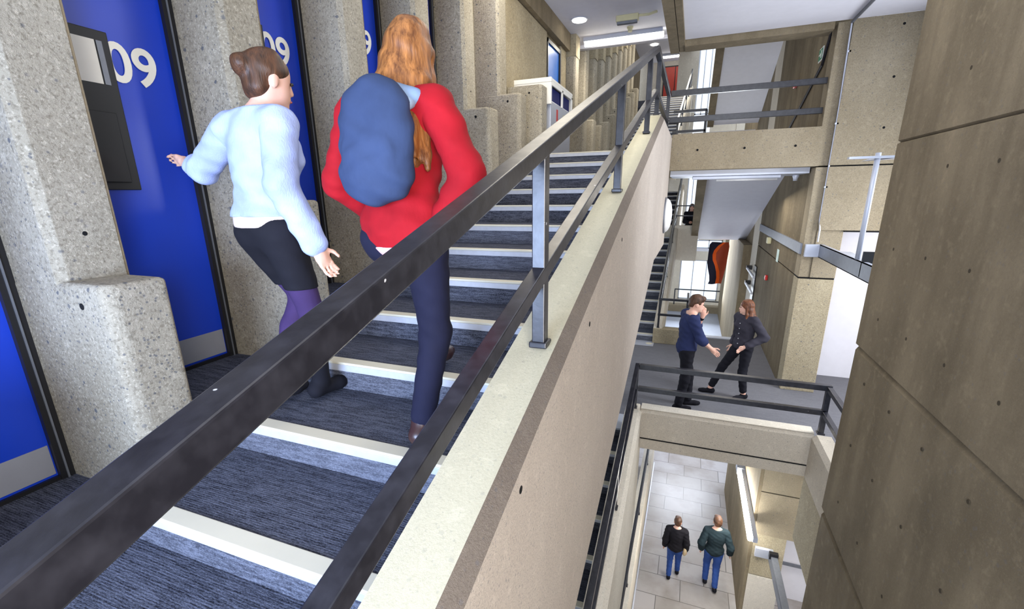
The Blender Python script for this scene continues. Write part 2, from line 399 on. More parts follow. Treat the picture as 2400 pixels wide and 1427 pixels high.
# kerb of the far lower flight
b = MB().box(-.60, .12, 10.6, 10.86, -3.35, -3.0, CON_R); struct(b.build('plinth_far_flight', bevel=.01), 'concrete plinth at the foot of the far lower flight')
L = thing('steel_railing', (-.4, 10.7, -3.0), 'black railing on the low plinth beside the man', 'railing', 'black steel railings of the stairwell')
xrail(L, 10.7, -.53, .10, -2.30, 'top_rail', .05, .05); xrail(L, 10.7, -.53, .10, -2.66, 'mid_rail', .05, .05)
xpost(L, .09, 10.7, -3.0, -2.32, .05)
MB().box(.065, .115, 10.72, 11.5, -2.35, -2.30, RAIL).build('return_rail', L, bevel=.004)

parapet('concrete_balustrade', 'pale concrete balustrade of the far upper flight, seen under the bridge railing',
        [(12.6, 1.05, .3), (12.9, zl(12.9, 3.08), .3), (23.6, zl(23.6, 3.08), zl(23.6, 4.6))], -.62, -.44, CON_W, CON_W)
railing('distant black handrail climbing beside the far upper flight', -.53, [(12.7, 1.67), (23.5, 1.67 + SL * 10.8)], [(12.7, 1.3), (23.5, 1.3 + SL * 10.8)],
        [(y, zl(y, 3.10), 1.64 + SL * (y - 12.7)) for y in (12.95, 15.6, 18.2, 20.8, 23.2)], .05, .05)
L = thing('steel_railing', (-.4, 10.7, .93), 'short black railing behind the bridge railing at its left end', 'railing', 'black steel railings of the stairwell')
xrail(L, 10.7, -.53, .10, 1.60, 'top_rail', .05, .05); xrail(L, 10.7, -.53, .10, 1.22, 'mid_rail', .05, .05)
xpost(L, .09, 10.7, .93, 1.58, .05)
# ground level kerb and rail left
b = MB().box(-.70, -.46, -2, 14.0, -8.6, -7.3, CON_W); b.box(-.455, -.42, -2, 14, -8.6, -8.52, STEELW)
struct(b.build('plinth_ground', bevel=.01), 'long pale plinth down the left side of the ground floor')
railing('black handrail at the left edge of the ground floor', -.55, [(1, -6.75), (12.3, -6.75)], [(1, -6.98), (12.3, -6.98)],
        [(y, -7.3, -6.78) for y in (3, 5.2, 7.4, 9.6, 11.8)], .05, .05)
tl = thing('wall_lamp', (-.52, 12.6, -6.6), 'small bright lamp head at the far end of the ground handrail', 'lamp')
MB().lathe((-.5, 12.6, -6.62), (0, 0, 1), [(0, .03), (.06, .09), (.12, .10), (.16, .07)], LAMPD, 16).build('shade', tl, smooth=True)
MB().box(-.56, -.44, 12.55, 12.65, -6.74, -6.62, RAIL).build('bracket', tl)

# ------------------------------------------------------------------ big right pier
def pier():
    X = 1.6; g = [(.39, .022), (-1.45, .03), (-3.33, .045)]
    pts = [(X, 4.0)]
    for z, d in g: pts += [(X, z + d * .6), (X + d * 1.1, z), (X + d * .25, z - d * 1.5)] if z < 0 else [(X, z + d * .6), (X + d, z), (X, z - d * .6)]
    pts += [(X, -8.6), (1.69, -8.6), (1.69, 4.0)]
    b = MB().prism(pts, -2.0, 5.15, CON_B, 'y')
    for z in (.75, .15, -.48, -1.09, -1.7, -2.33, -2.96):
        for y in (2.37, 2.98, 3.57, 4.16, 4.75):
            if (z, y) not in ((.75, 4.75), (.15, 4.75)): b.hole((1.6, y, z), (-1, 0, 0), .012, PIT)
    struct(b.build('wall_right_near'), 'large board-marked concrete wall filling the right side')
pier()

# ------------------------------------------------------------------ right column and facing panels
def facade():
    b = MB()
    b.box(1.88, 3.6, 8.60, 8.95, .365, 2.3, CON_F); b.box(1.88, 3.6, 8.62, 8.95, .345, .365, HOLE); b.box(1.88, 3.6, 8.60, 8.95, -.6, .345, CON_F)
    b.box(2.23, 3.6, 8.61, 8.66, -.625, -.6, HOLE)
    for z in (2.17, 1.52, .86, .21, -.44): b.hole((2.47, 8.60, z), (0, -1, 0), .016)
    struct(b.build('wall_facing_upper', bevel=.006), 'tan concrete facing panel right of the conduit')
    b = MB()
    b.box(1.71, 1.88, 8.67, 9.0, .365, 2.3, CON_F); b.box(1.72, 1.88, 8.66, 9.0, -1.36, .345, CON_F)
    b.box(1.88, 2.23, 8.64, 9.0, -1.36, -.6, CON_F); b.box(1.72, 2.23, 8.66, 9.0, -1.385, -1.36, HOLE)
    b.box(1.72, 2.23, 8.64, 9.0, -3.35, -1.385, CON_R)
    struct(b.build('column_middle', bevel=.008), 'concrete column beside the white panel')
    b = MB(); y0 = 8.98
    b.box(1.72, 2.23, y0, 13.9, -1.36, 4.4, CON_B); b.box(1.735, 2.2, y0, 13.9, -1.385, -1.36, HOLE); b.box(1.72, 2.23, y0, 13.9, -3.35, -1.385, CON_B)
    b.box(1.72, 2.23, 11.6, 13.9, -5.4, -3.35, CON_B)
    struct(b.build('wall_right_middle'), 'board-marked concrete wall beyond the column')
    b = MB(); b.box(1.5, 2.3, 15.1, 22.6, -5.4, -1.5, CON_D); b.box(1.72, 2.3, 13.9, 15.1, -5.4, 4.4, CON_W); b.box(1.72, 2.3, 15.1, 22.6, -1.5, 7.4, CON_D)
    struct(b.build('wall_right_far', bevel=.01), 'far concrete wall pieces right of the banner')
    # ground storey
    b = MB()
    b.box(1.70, 3.6, 8.65, 9.0, -5.46, -3.6, CON_F); b.box(1.70, 3.6, 8.67, 9.0, -5.48, -5.46, HOLE); b.box(1.70, 3.6, 8.65, 9.0, -6.42, -5.48, CON_F)
    for p in ((2.42, -5.03), (2.40, -5.66), (2.38, -6.28)): b.hole((p[0], 8.65, p[1]), (0, -1, 0), .016)
    b.box(1.70, 2.25, 8.65, 9.0, -7.38, -6.42, CON_R); b.box(1.72, 2.25, 8.67, 9.0, -7.40, -7.38, HOLE); b.box(1.70, 2.25, 8.65, 9.0, -8.6, -7.40, CON_W)
    struct(b.build('column_ground', bevel=.006), 'ground floor concrete column and facing with tie holes')
    b = MB().box(1.64, 1.70, 8.66, 13.3, -8.6, -5.0, CON_D); b.box(1.70, 2.2, 9.0, 13.3, -8.6, -3.62, CON_W)
    struct(b.build('wall_ground_right'), 'ground floor concrete wall with the tube light')
    # white rooms
    b = MB().box(2.0, 6.4, 9.6, 9.75, -3.35, 2.3, PAINT); b.box(6.3, 6.4, -2, 9.6, -8.6, 2.3, PAINT); b.box(2.2, 6.3, 8.96, 9.6, -.55, -.45, PAINT)
    b.box(2.0, 6.4, 9.6, 9.75, -8.6, -3.7, PAINT)
    struct(b.build('wall_white_room'), 'white walls of the rooms to the right')
    b = MB().box(2.2, 3.6, 9.3, 9.34, -7.52, -7.46, STEEL); struct(b.build('trim_1'), 'grey mullion of the ground floor opening')
facade()

# conduit on the column and ceiling
cd = MB().tube([(1.86, 8.62, 2.27), (1.88, 8.62, 1.2), (1.88, 8.62, -.45), (1.90, 8.60, -.6), (1.90, 8.6, -.78)], .012, STEELW, 8)
for z in (1.9, .95, 0.05): cd.box(1.86, 1.905, 8.60, 8.63, z - .012, z + .012, STEELW)
tag(cd.build('conduit_pipe', smooth=False), 'thin pale conduit running down the tall column', 'pipe')
cd = MB().tube([(1.86, 8.6, 2.27), (1.92, 4.5, 2.27), (1.95, 1.0, 2.27)], .022, STEEL, 8)
tag(cd.build('conduit_pipe'), 'dark conduit crossing the white soffit at upper right', 'pipe')

# steel channel with hanging post
def channel(z, y_near, label, cat_label, xo=0, shelf=True):
    t = thing('steel_channel', (2.0, 8.0, z), label, 'steel beam')
    b = MB(); X = 1.93 + xo
    b.box(X, X + .012, y_near, 8.58, z - .10, z + .10, STEEL); b.box(X, X + .12, y_near, 8.58, z - .10, z - .088, STEEL); b.box(X, X + .06, y_near, 8.58, z + .088, z + .10, STEELW)
    b.build('web', t)
    MB().box(1.74, 2.0 + xo, 8.56, 8.63, z - .10, z + .10, STEELW).build('clip_plate', t, bevel=.006)
    if shelf: MB().box(X + .12, X + .40, y_near, 8.5, z - .02, z + .005, PAINTD).build('shelf', t)
    return t
ch = channel(-.92, 5.0, 'grey steel channel running out from the column under the conduit', '')
MB().box(1.69, 1.72, 8.70, 13.8, -.99, -.82, STEEL).build('wall_channel', ch)
MB().box(1.93, 2.5, 6.55, 6.58, -1.0, -.70, BLACK).build('end_plate', ch)
ps = MB().tube([(1.90, 6.62, .40), (1.90, 6.62, -.80)], .028, STEELW, 16)
tag(ps.build('hanging_post', smooth=True), 'pale round steel post standing on the channel by the right wall', 'post')
gl = MB().add([(1.90, 6.65, .36), (2.9, 6.65, .36), (2.9, 5.2, .36), (1.90, 7.2, .34)], [(0, 1, 2, 3)], STEELW); gl.box(1.62, 2.6, 6.58, 6.66, .34, .365, STEELW)
tag(gl.build('post_bracket'), 'thin pale bracket plate at the head of the round steel post', 'bracket')
ch = channel(-6.78, 4.0, 'grey steel channel on the ground floor beside the white opening', '', .05, False)
MB().box(1.98, 2.09, 4.0, 8.4, -6.68, -6.66, STEEL).build('flange', ch)
MB().box(1.95, 2.10, 8.38, 8.46, -6.72, -6.6, BLACK).build('end_cap', ch)

# small things on the middle wall (plane X = 1.72, facing the void)
def wallbox(name, label, cat, y, z, w, h, d, m, X=1.72, group=None, back=None):
    t = thing(name, (X, y, z), label, cat, group)
    MB().box(X - d, X, y - w / 2, y + w / 2, z - h / 2, z + h / 2, m).build('case', t, bevel=min(w, h, d) * .2)
    if back: MB().lathe((X - d - .004, y, z), (-1, 0, 0), [(0, min(w, h) * .22), (.006, min(w, h) * .2)], back, 12).build('button', t)
    return t
wallbox('fire_alarm_call_point', 'small red call point on the wall above the talking woman', 'alarm', 11.65, -1.88, .11, .11, .05, RED, back=WHITE)
wallbox('fire_alarm_call_point', 'small red call point behind the upper bridge railing', 'alarm', 11.45, 2.03, .16, .12, .06, RED, back=WHITE)
wallbox('wall_sign', 'small pale notice below the steel channel', 'sign', 10.75, -1.27, .22, .25, .01, plain('notice_pale', hexc(176, 196, 190), .5))
wallbox('junction_box', 'small cream junction box under the steel channel', 'electrical box', 11.9, -1.07, .2, .14, .08, CREAMP)
e = wallbox('exit_sign', 'green emergency exit sign on the wall behind the bridge', 'sign', 9.55, 2.1, .26, .2, .012, WHITE)
g = MB().box(1.702, 1.706, 9.44, 9.66, 2.02, 2.18, GREEN)
# arrow and running figure
g.box(1.698, 1.702, 9.56, 9.64, 2.09, 2.105, WHITE); g.prism([(9.56, 2.07), (9.56, 2.125), (9.52, 2.0975)], 1.698, 1.702, WHITE)
g.box(1.698, 1.702, 9.465, 9.50, 2.04, 2.15, WHITE)
g.build('pictogram', e)
sp = thing('security_camera', (1.6, 9.2, .2), 'small pale blue camera hanging at the right end of the bridge soffit', 'camera')
MB().lathe((1.55, 9.15, .26), (0, 0, -1), [(0, .05), (.03, .05), (.06, .035), (.10, .03)], STEELW, 14).build('dome', sp, smooth=True)
wl = MB().tube([(1.70, 9.0, 2.28), (1.70, 9.3, 1.9), (1.70, 12.6, .9)], .02, RAIL, 8); tag(wl.build('wall_pipe'), 'dark sloping pipe on the wall behind the bridge', 'pipe')
pl = thing('grab_bar', (1.6, 13.6, -2.3), 'pair of short pale grab bars beside the dark recess behind the woman', 'grab bar')
for k, (z, ya) in enumerate(((-2.09, 14.5), (-2.5, 14.4))):
    MB().tube([(1.60, ya, z), (1.60, 12.9, z)], .032, STEELW, 8).build('bar', pl)
    MB().box(1.58, 1.72, ya - .08, ya + .1, z - .03, z + .07, BLACK).build('bracket', pl)
MB().box(1.69, 1.72, 13.4, 13.88, -3.0, -1.9, BLACK).build('dark_panel', pl)

# ------------------------------------------------------------------ left wall: pillars, alcoves, doors
XD = -3.0
def pillar(y, zbase, ztop, label, xf=-2.3, xt=-2.6, pedh=.825, thick=.27, cap=None):
    t = thing('concrete_pillar', (-2.8, y, zbase), label, 'pillar', 'concrete pillars along the stairs')
    c = .035
    sh = MB().prism([(-3.1, y), (xt - c, y), (xt, y + c), (xt, y + thick), (-3.1, y + thick)], zbase - .4, ztop, CON_P, 'z')
    sh.box(xt - .3, xt - .003, y + thick, y + thick + .012, zbase, ztop, CON_D)
    sh.hole((xt, y + .14, zbase + 1.03), (1, 0, 0), .01)
    o = sh.build('shaft', t, bevel=.006)
    z1 = zbase + pedh
    p = MB().prism([(-3.05, y - .002), (xf - c, y - .002), (xf, y + c), (xf, y + thick - .004), (-3.05, y + thick - .004)], zbase - .4, z1, CON_P, 'z')
    pd = p.build('pedestal', t, bevel=.028)
    hq = MB().hole((xf - .18, y - .002, z1 - .1), (0, -1, 0), .014).build('tie_hole', pd); hq.location = -Vector(t.location) - Vector(pd.location)
    if cap: MB().box(-3.1, xt + .012, y - .012, y + thick + .01, cap, ztop, CON_R).build('capital', t, bevel=.006)
    return t
PY = lambda k: 1.15 + 1.045 * k
PZ = lambda k: zl(PY(k), cN)
lab = ['nearest concrete pillar with a tall pedestal, between the two nearest blue doors',
       'second concrete pillar from the camera, behind the woman in the pale sweater',
       'third concrete pillar, between the pale sweater and the long-haired woman',
       'fourth concrete pillar, behind the long-haired woman',
       'fifth concrete pillar, its pedestal just right of the red cardigan',
       'sixth concrete pillar, before the plain wall panel',
       'low pedestal pillar next to the recycling bin']
pillar(PY(-1), PZ(-1), 3.2, 'concrete pillar at the very left edge before the first blue door')
for k in range(6):
    pillar(PY(k), PZ(k), 3.2, lab[k])
t = thing('concrete_pedestal', (-2.5, 6.95, .54), lab[6], 'pedestal', 'concrete pillars along the stairs')
p = MB().prism([(-2.69, 6.9), (-2.2, 6.9), (-2.165, 6.935), (-2.165, 7.17), (-2.69, 7.17)], .3, 1.51, CON_P, 'z')
p.hole((-2.35, 6.9, 1.41), (0, -1, 0), .014); p.build('block', t, bevel=.014)

# alcove floors, wall above doors
b = MB()
for k in range(-2, 6):
    b.box(-3.1, -2.3, PY(k) + .26, PY(k + 1) + .02, -2.6, PZ(k) + .10, CARPET) if k < 5 else None
struct(b.build('floor_alcoves'), 'dark carpet in front of the blue doors')
b = MB(); b.box(-3.3, -3.06, -2.5, 6.7, -3.6, 3.3, CON_P)
struct(b.build('wall_left'), 'concrete wall behind the doors')
# plain panel, its top beam and door 10
b = MB(); b.box(-2.95, -2.70, 6.65, 8.92, .54, 2.78, CON_R); b.box(-2.95, -2.62, 6.65, 10.3, 2.80, 3.12, CON_D); b.box(-2.95, -2.74, 8.92, 10.3, 2.72, 2.80, CON_D)
b.box(-2.95, -2.70, 9.86, 10.3, .54, 2.8, CON_R); b.box(-3.3, -2.95, 6.65, 10.4, .3, 3.3, CON_R)
struct(b.build('wall_left_landing', bevel=.006), 'plain concrete wall panel before the light blue door')

def digits(parent, text, x, y, z, size, m):
    c = bpy.data.curves.new('number', 'FONT'); c.body = text; c.size = size; c.align_x = 'CENTER'; c.align_y = 'CENTER'; c.extrude = .002; c.offset = size * .018
    c.resolution_u = 6
    o = bpy.data.objects.new('number', c); COL.objects.link(o); o.data.materials.append(m)
    o.parent = parent; o.location = Vector((x, y, z)) - Vector(parent.location); o.rotation_euler = (R(90), 0, R(90)); return o

def door(i, y0, y1, zf, h, number, X=XD, label='', win=True, nums=None, mat=BLUE):
    t = bpy.data.objects.new('door_%d' % i, None); COL.objects.link(t); t.location = (X, y1, zf); t['kind'] = 'structure'; t['label'] = label
    fw = .065
    f = MB(); f.box(X - .05, X + .03, y1 - fw, y1, zf, zf + h, BLACK); f.box(X - .05, X + .03, y0, y0 + fw * .6, zf, zf + h, BLACK)
    f.box(X - .05, X + .03, y0, y1, zf + h - fw, zf + h, BLACK); f.box(X - .05, X + .02, y0, y1, zf, zf + .022, BLACK)
    f.box(X + .0, X + .036, y1 - fw * .62, y1 - fw * .5, zf, zf + h, STEEL)
    f.build('door_frame', t)
    a, c = y0 + fw * .6, y1 - fw
    MB().box(X - .04, X, a, c, zf + .022, zf + h - fw, mat).build('door_leaf', t)
    MB().box(X, X + .003, a + .01, c - .006, zf + .035, zf + .20, KICK).build('kick_plate', t)
    if win:
        wy = a + (c - a) * .52
        pz = zf + 1.13
        MB().box(X, X + .014, a + .02, wy, pz, pz + .80, BLACK).build('vision_frame', t, bevel=.004)
        MB().box(X + .0145, X + .017, a + .06, wy - .07, pz + .54, pz + .75, WHITE).build('window_pane', t)
        MB().box(X + .0145, X + .017, wy - .062, wy - .035, pz + .54, pz + .75, STEEL).build('window_edge', t)
        lb = MB().box(X + .014, X + .03, a + .05, wy - .05, pz + .04, pz + .40, BLACK).build('letter_flap', t, bevel=.004)
    if number: digits(t, number, X + .006, *(nums or (1.92 + PY(0) - 1.15, .70)), .275, WHITE)
    return t
for k in range(-2, 5):
    y0, y1 = PY(k) + .27, PY(k + 1)
    if k == -2: y0 = y1 - .9
    zf = PZ(k) + .10
    nn = '09' if k >= 0 else ''
    door(k + 3, y0, y1 + .005, zf, 2.35, nn, label=['', 'blue door beyond the left edge', 'leftmost blue door cut by the picture edge', 'blue door with large white 09 between the first pillars',
         'blue door numbered 09 behind the pale sweater', 'blue door numbered 09 left of the long hair', 'narrow blue door behind the long hair', ''][max(0, k + 3) if k + 3 < 7 else 7],
         nums=(y0 + .49, zf + 1.785), win=True)
door(9, 8.95, 9.86, .545, 2.16, '10', X=-2.72, label='light blue door numbered 10 behind the recycling bin', win=False, nums=(9.22, 2.02), mat=plain('door_light_blue', hexc(52, 128, 232), .3, .5))

# recycling bin
t = thing('recycling_bin', (-2.4, 7.9, .54), 'grey recycling bin with white top and two dark blue slots', 'bin')
b = MB().box(-2.68, -2.135, 7.28, 8.5, .54, 1.36, STEELW); b.build('body', t, bevel=.01)
b = MB(); b.box(-2.72, -2.115, 7.22, 7.27, 1.3, 1.60, WHITE); b.box(-2.98, -2.112, 7.215, 7.27, 1.60, 1.665, WHITE); b.prism([(7.22, 1.62), (8.55, 1.62), (8.55, 1.66), (7.22, 1.66)], -2.98, -2.115, WHITE)
b.box(-2.14, -2.115, 7.27, 8.55, 1.56, 1.62, WHITE); b.box(-2.14, -2.115, 7.86, 7.92, 1.34, 1.6, WHITE); b.box(-2.14, -2.115, 8.48, 8.55, 1.34, 1.6, WHITE); b.box(-2.72, -2.13, 8.5, 8.55, 1.3, 1.62, WHITE)
b.build('hood', t, bevel=.006)
NAVY = plain('slot_navy', hexc(16, 28, 96), .6, .3)
MB().box(-2.6, -2.16, 7.29, 7.86, 1.365, 1.555, NAVY).build('slot', t); MB().box(-2.6, -2.16, 7.92, 8.48, 1.365, 1.555, NAVY).build('slot', t)
MB().box(-2.134, -2.131, 7.60, 7.68, .92, 1.28, RED).build('red_label', t); MB().box(-2.134, -2.131, 8.0, 8.05, .95, 1.25, CREAMP).build('cream_label', t)

# pillars of the far upper flight
FY = lambda k: 10.35 + 1.0 * k
fl = ['tall concrete pillar with a capital right of the light blue door', 'second pillar beyond the light blue door, with a capital', 'third pillar beyond the light blue door, in shade',
      'fourth far pillar in shade above the handrail', 'fifth far pillar, lit, above the handrail', 'sixth far pillar, lit, near the second ceiling', 'seventh far pillar behind the handrail', 'eighth far pillar near the red door',
      'ninth far pillar beside the red door', 'farthest pillar beside the red door']
for k in range(10):
    y = FY(k); zb = max(.54, .54 + SL * (y - 12.7))
    pillar(y, zb, (3.12 if k == 0 else zb + 3.6), fl[k], -2.3, -2.52, 1.1, .32, cap=(2.72 if k == 0 else zb + 2.6))
b = MB(); b.box(-3.3, -3.02, 10.3, 26, -.5, 7.5, CON_D)
struct(b.build('wall_left_far'), 'left wall of the far upper flight')
b = MB(); b.box(-3.3, -.62, 26.6, 26.8, 4.1, 7.4, CON_W); b.box(-3.3, -.45, 23.85, 26.8, 3.8, 4.09, CARPET)
struct(b.build('wall_far_end'), 'pale end wall with the red door')
door(10, -26, -25, 0, .1, '', win=False) if False else None
t = bpy.data.objects.new('door_10', None); COL.objects.link(t); t.location = (-1.3, 26.58, 4.1); t['kind'] = 'structure'; t['label'] = 'red double door at the far end of the top landing'
MB().box(-1.95, -.85, 26.52, 26.6, 4.1, 6.02, BLACK).build('door_frame', t)
for x in (-1.90, -1.37): MB().box(x, x + .49, 26.49, 26.53, 4.12, 5.96, REDDOOR).build('door_leaf', t)
MB().box(-1.25, -1.1, 26.48, 26.49, 5.0, 5.5, WHITE).build('window_pane', t)

# ------------------------------------------------------------------ ceilings and soffits
b = MB(); b.box(-3.3, -.575, -2.0, 11.15, 3.12, 3.3, PAINT); b.box(-3.3, -.575, 11.151, 11.3, 3.05, 3.35, PAINT)
struct(b.build('ceiling_upper_landing'), 'pale ceiling over the upper landing')
b = MB(); b.box(-.34, 3.6, 1.2, 8.6, 2.3, 2.42, PAINT); struct(b.build('ceiling_void'), 'white soffit over the void')
b = MB(); b.box(-.57, -.435, 1.0, 9.0, 2.22, 3.4, CON_D); b.box(-.435, -.425, 1.0, 9.0, 2.24, 3.4, HOLE); b.box(-.425, -.34, 1.0, 9.0, 2.23, 3.4, CON_D)
b.box(-.34, 1.66, 8.62, 8.95, 2.21, 2.6, CON_D); b.box(-.34, 3.6, 1.0, 1.19, 2.2, 3.4, CON_D)
struct(b.build('beam_upper'), 'concrete beam edging the white soffit')
b = MB(); b.box(-3.3, -.55, 15.0, 26.7, 6.25, 6.5, PAINT); struct(b.build('ceiling_far'), 'far pinkish-white ceiling above the red door')
def raker(name, x0, x1, ya, za, yb, zb, label):
    b = MB()
    b.prism([(ya, za), (yb, zb), (yb, zb + .35), (ya, za + .35)], x0, x1, PAINT)
    b.prism([(ya, za - .06), (yb, zb - .06), (yb, zb + .4), (ya, za + .4)], x0 - .2, x0, CON_D)
    struct(b.build(name), label)
raker('ceiling_sloping_lower', .24, 1.72, 10.35, .62, 17.1, -1.54, 'sloping white soffit under the bridge')
raker('ceiling_sloping_upper', .40, 1.72, 9.6, 5.5, 17.7, 2.12, 'sloping white soffit behind the bridge')
b = MB(); b.prism([(12.5, 2.9), (16.6, 2.1), (16.6, 2.04), (12.5, 2.84)], .38, .95, PAINT); 
# upper roof masses that close the view above
b = MB(); b.box(-.2, 1.7, 18.0, 18.2, 1.3, 1.95, PAINT)
struct(b.build('floor_far_bridge'), 'far pale deck behind the bridge')

# ceiling lights
t = thing('strip_light', (-1.65, 10.75, 3.1), 'long glowing ceiling strip light over the upper landing', 'light')
MB().box(-2.44, -.86, 10.66, 10.84, 3.05, 3.12, STEELW).build('housing', t); MB().tube([(-2.42, 10.75, 3.02), (-.84, 10.75, 3.02)], .052, LAMP, 12).build('diffuser', t, smooth=True)
t = thing('strip_light', (-1.3, 25.3, 6.2), 'distant glowing ceiling strip light near the red door', 'light')
MB().box(-2.0, -.7, 25.2, 25.45, 6.16, 6.25, STEELW).build('housing', t); MB().tube([(-2.0, 25.3, 6.14), (-.7, 25.3, 6.14)], .06, LAMP, 12).build('diffuser', t, smooth=True)
t = thing('round_ceiling_light', (-2.28, 9.55, 3.1), 'round recessed ceiling light left of the long strip light', 'light')
MB().lathe((-2.28, 9.6, 3.12), (0, 0, -1), [(0, .16), (.015, .16), (.015, .135)], STEELW, 28).build('trim_ring', t); MB().lathe((-2.28, 9.6, 3.115), (0, 0, -1), [(0, .13), (.02, .13), (.024, .05)], LAMP, 28).build('diffuser', t)
t = thing('round_ceiling_light', (-2.2, 23.5, 6.25), 'small distant round ceiling light above the handrail', 'light')
MB().lathe((-2.2, 23.5, 6.25), (0, 0, -1), [(0, .16), (.02, .16), (.02, .05)], LAMP, 20).build('diffuser', t)
t = thing('ceiling_exit_light', (-1.4, 9.75, 3.05), 'small cream emergency light box on the ceiling', 'light')
MB().box(-1.62, -1.22, 9.68, 9.80, 3.02, 3.12, CREAMP).build('case', t, bevel=.01); MB().tube([(-1.22, 9.74, 3.09), (-1.05, 9.76, 3.09), (-.90, 9.70, 3.1)], .02, CREAMP).build('cable', t)
MB().box(-1.6, -1.24, 9.70, 9.78, 2.98, 3.02, STEEL).build('lens', t)
t = thing('smoke_detector', (-1.45, 10.35, 3.05), 'small cream smoke detector beside the strip light', 'detector')
MB().lathe((-1.45, 10.38, 3.12), (0, 0, -1), [(0, .06), (.03, .06), (.035, .045), (.09, .04)], CREAMP, 18).build('body', t)
# wall dish lamp on the stringer
t = thing('dish_wall_light', (-.42, 8.1, -.3), 'white domed wall light on the end of the deep balustrade', 'light')
MB().lathe((-.425, 8.15, -.36), (1, 0, 0), [(0, .29), (.02, .29), (.02, .27)], STEEL, 32).build('rim', t)
MB().lathe((-.41, 8.15, -.36), (1, 0, 0), [(0, .275), (.03, .265), (.06, .235), (.085, .18), (.10, .10), (.105, .02)], LAMPD, 32).build('dome', t, smooth=True)
# tube light of ground wall
t = thing('tube_light', (1.55, 9.0, -5.3), 'bright fluorescent tube light on the ground floor wall', 'light')
MB().box(1.56, 1.64, 8.0, 10.3, -6.14, -6.04, STEELW).build('housing', t); MB().tube([(1.52, 8.02, -6.1), (1.52, 10.2, -6.1)], .045, LAMP2, 10).build('tube', t, smooth=True)
MB().box(1.48, 1.64, 10.3, 10.6, -6.18, -6.02, STEELW).build('junction', t)

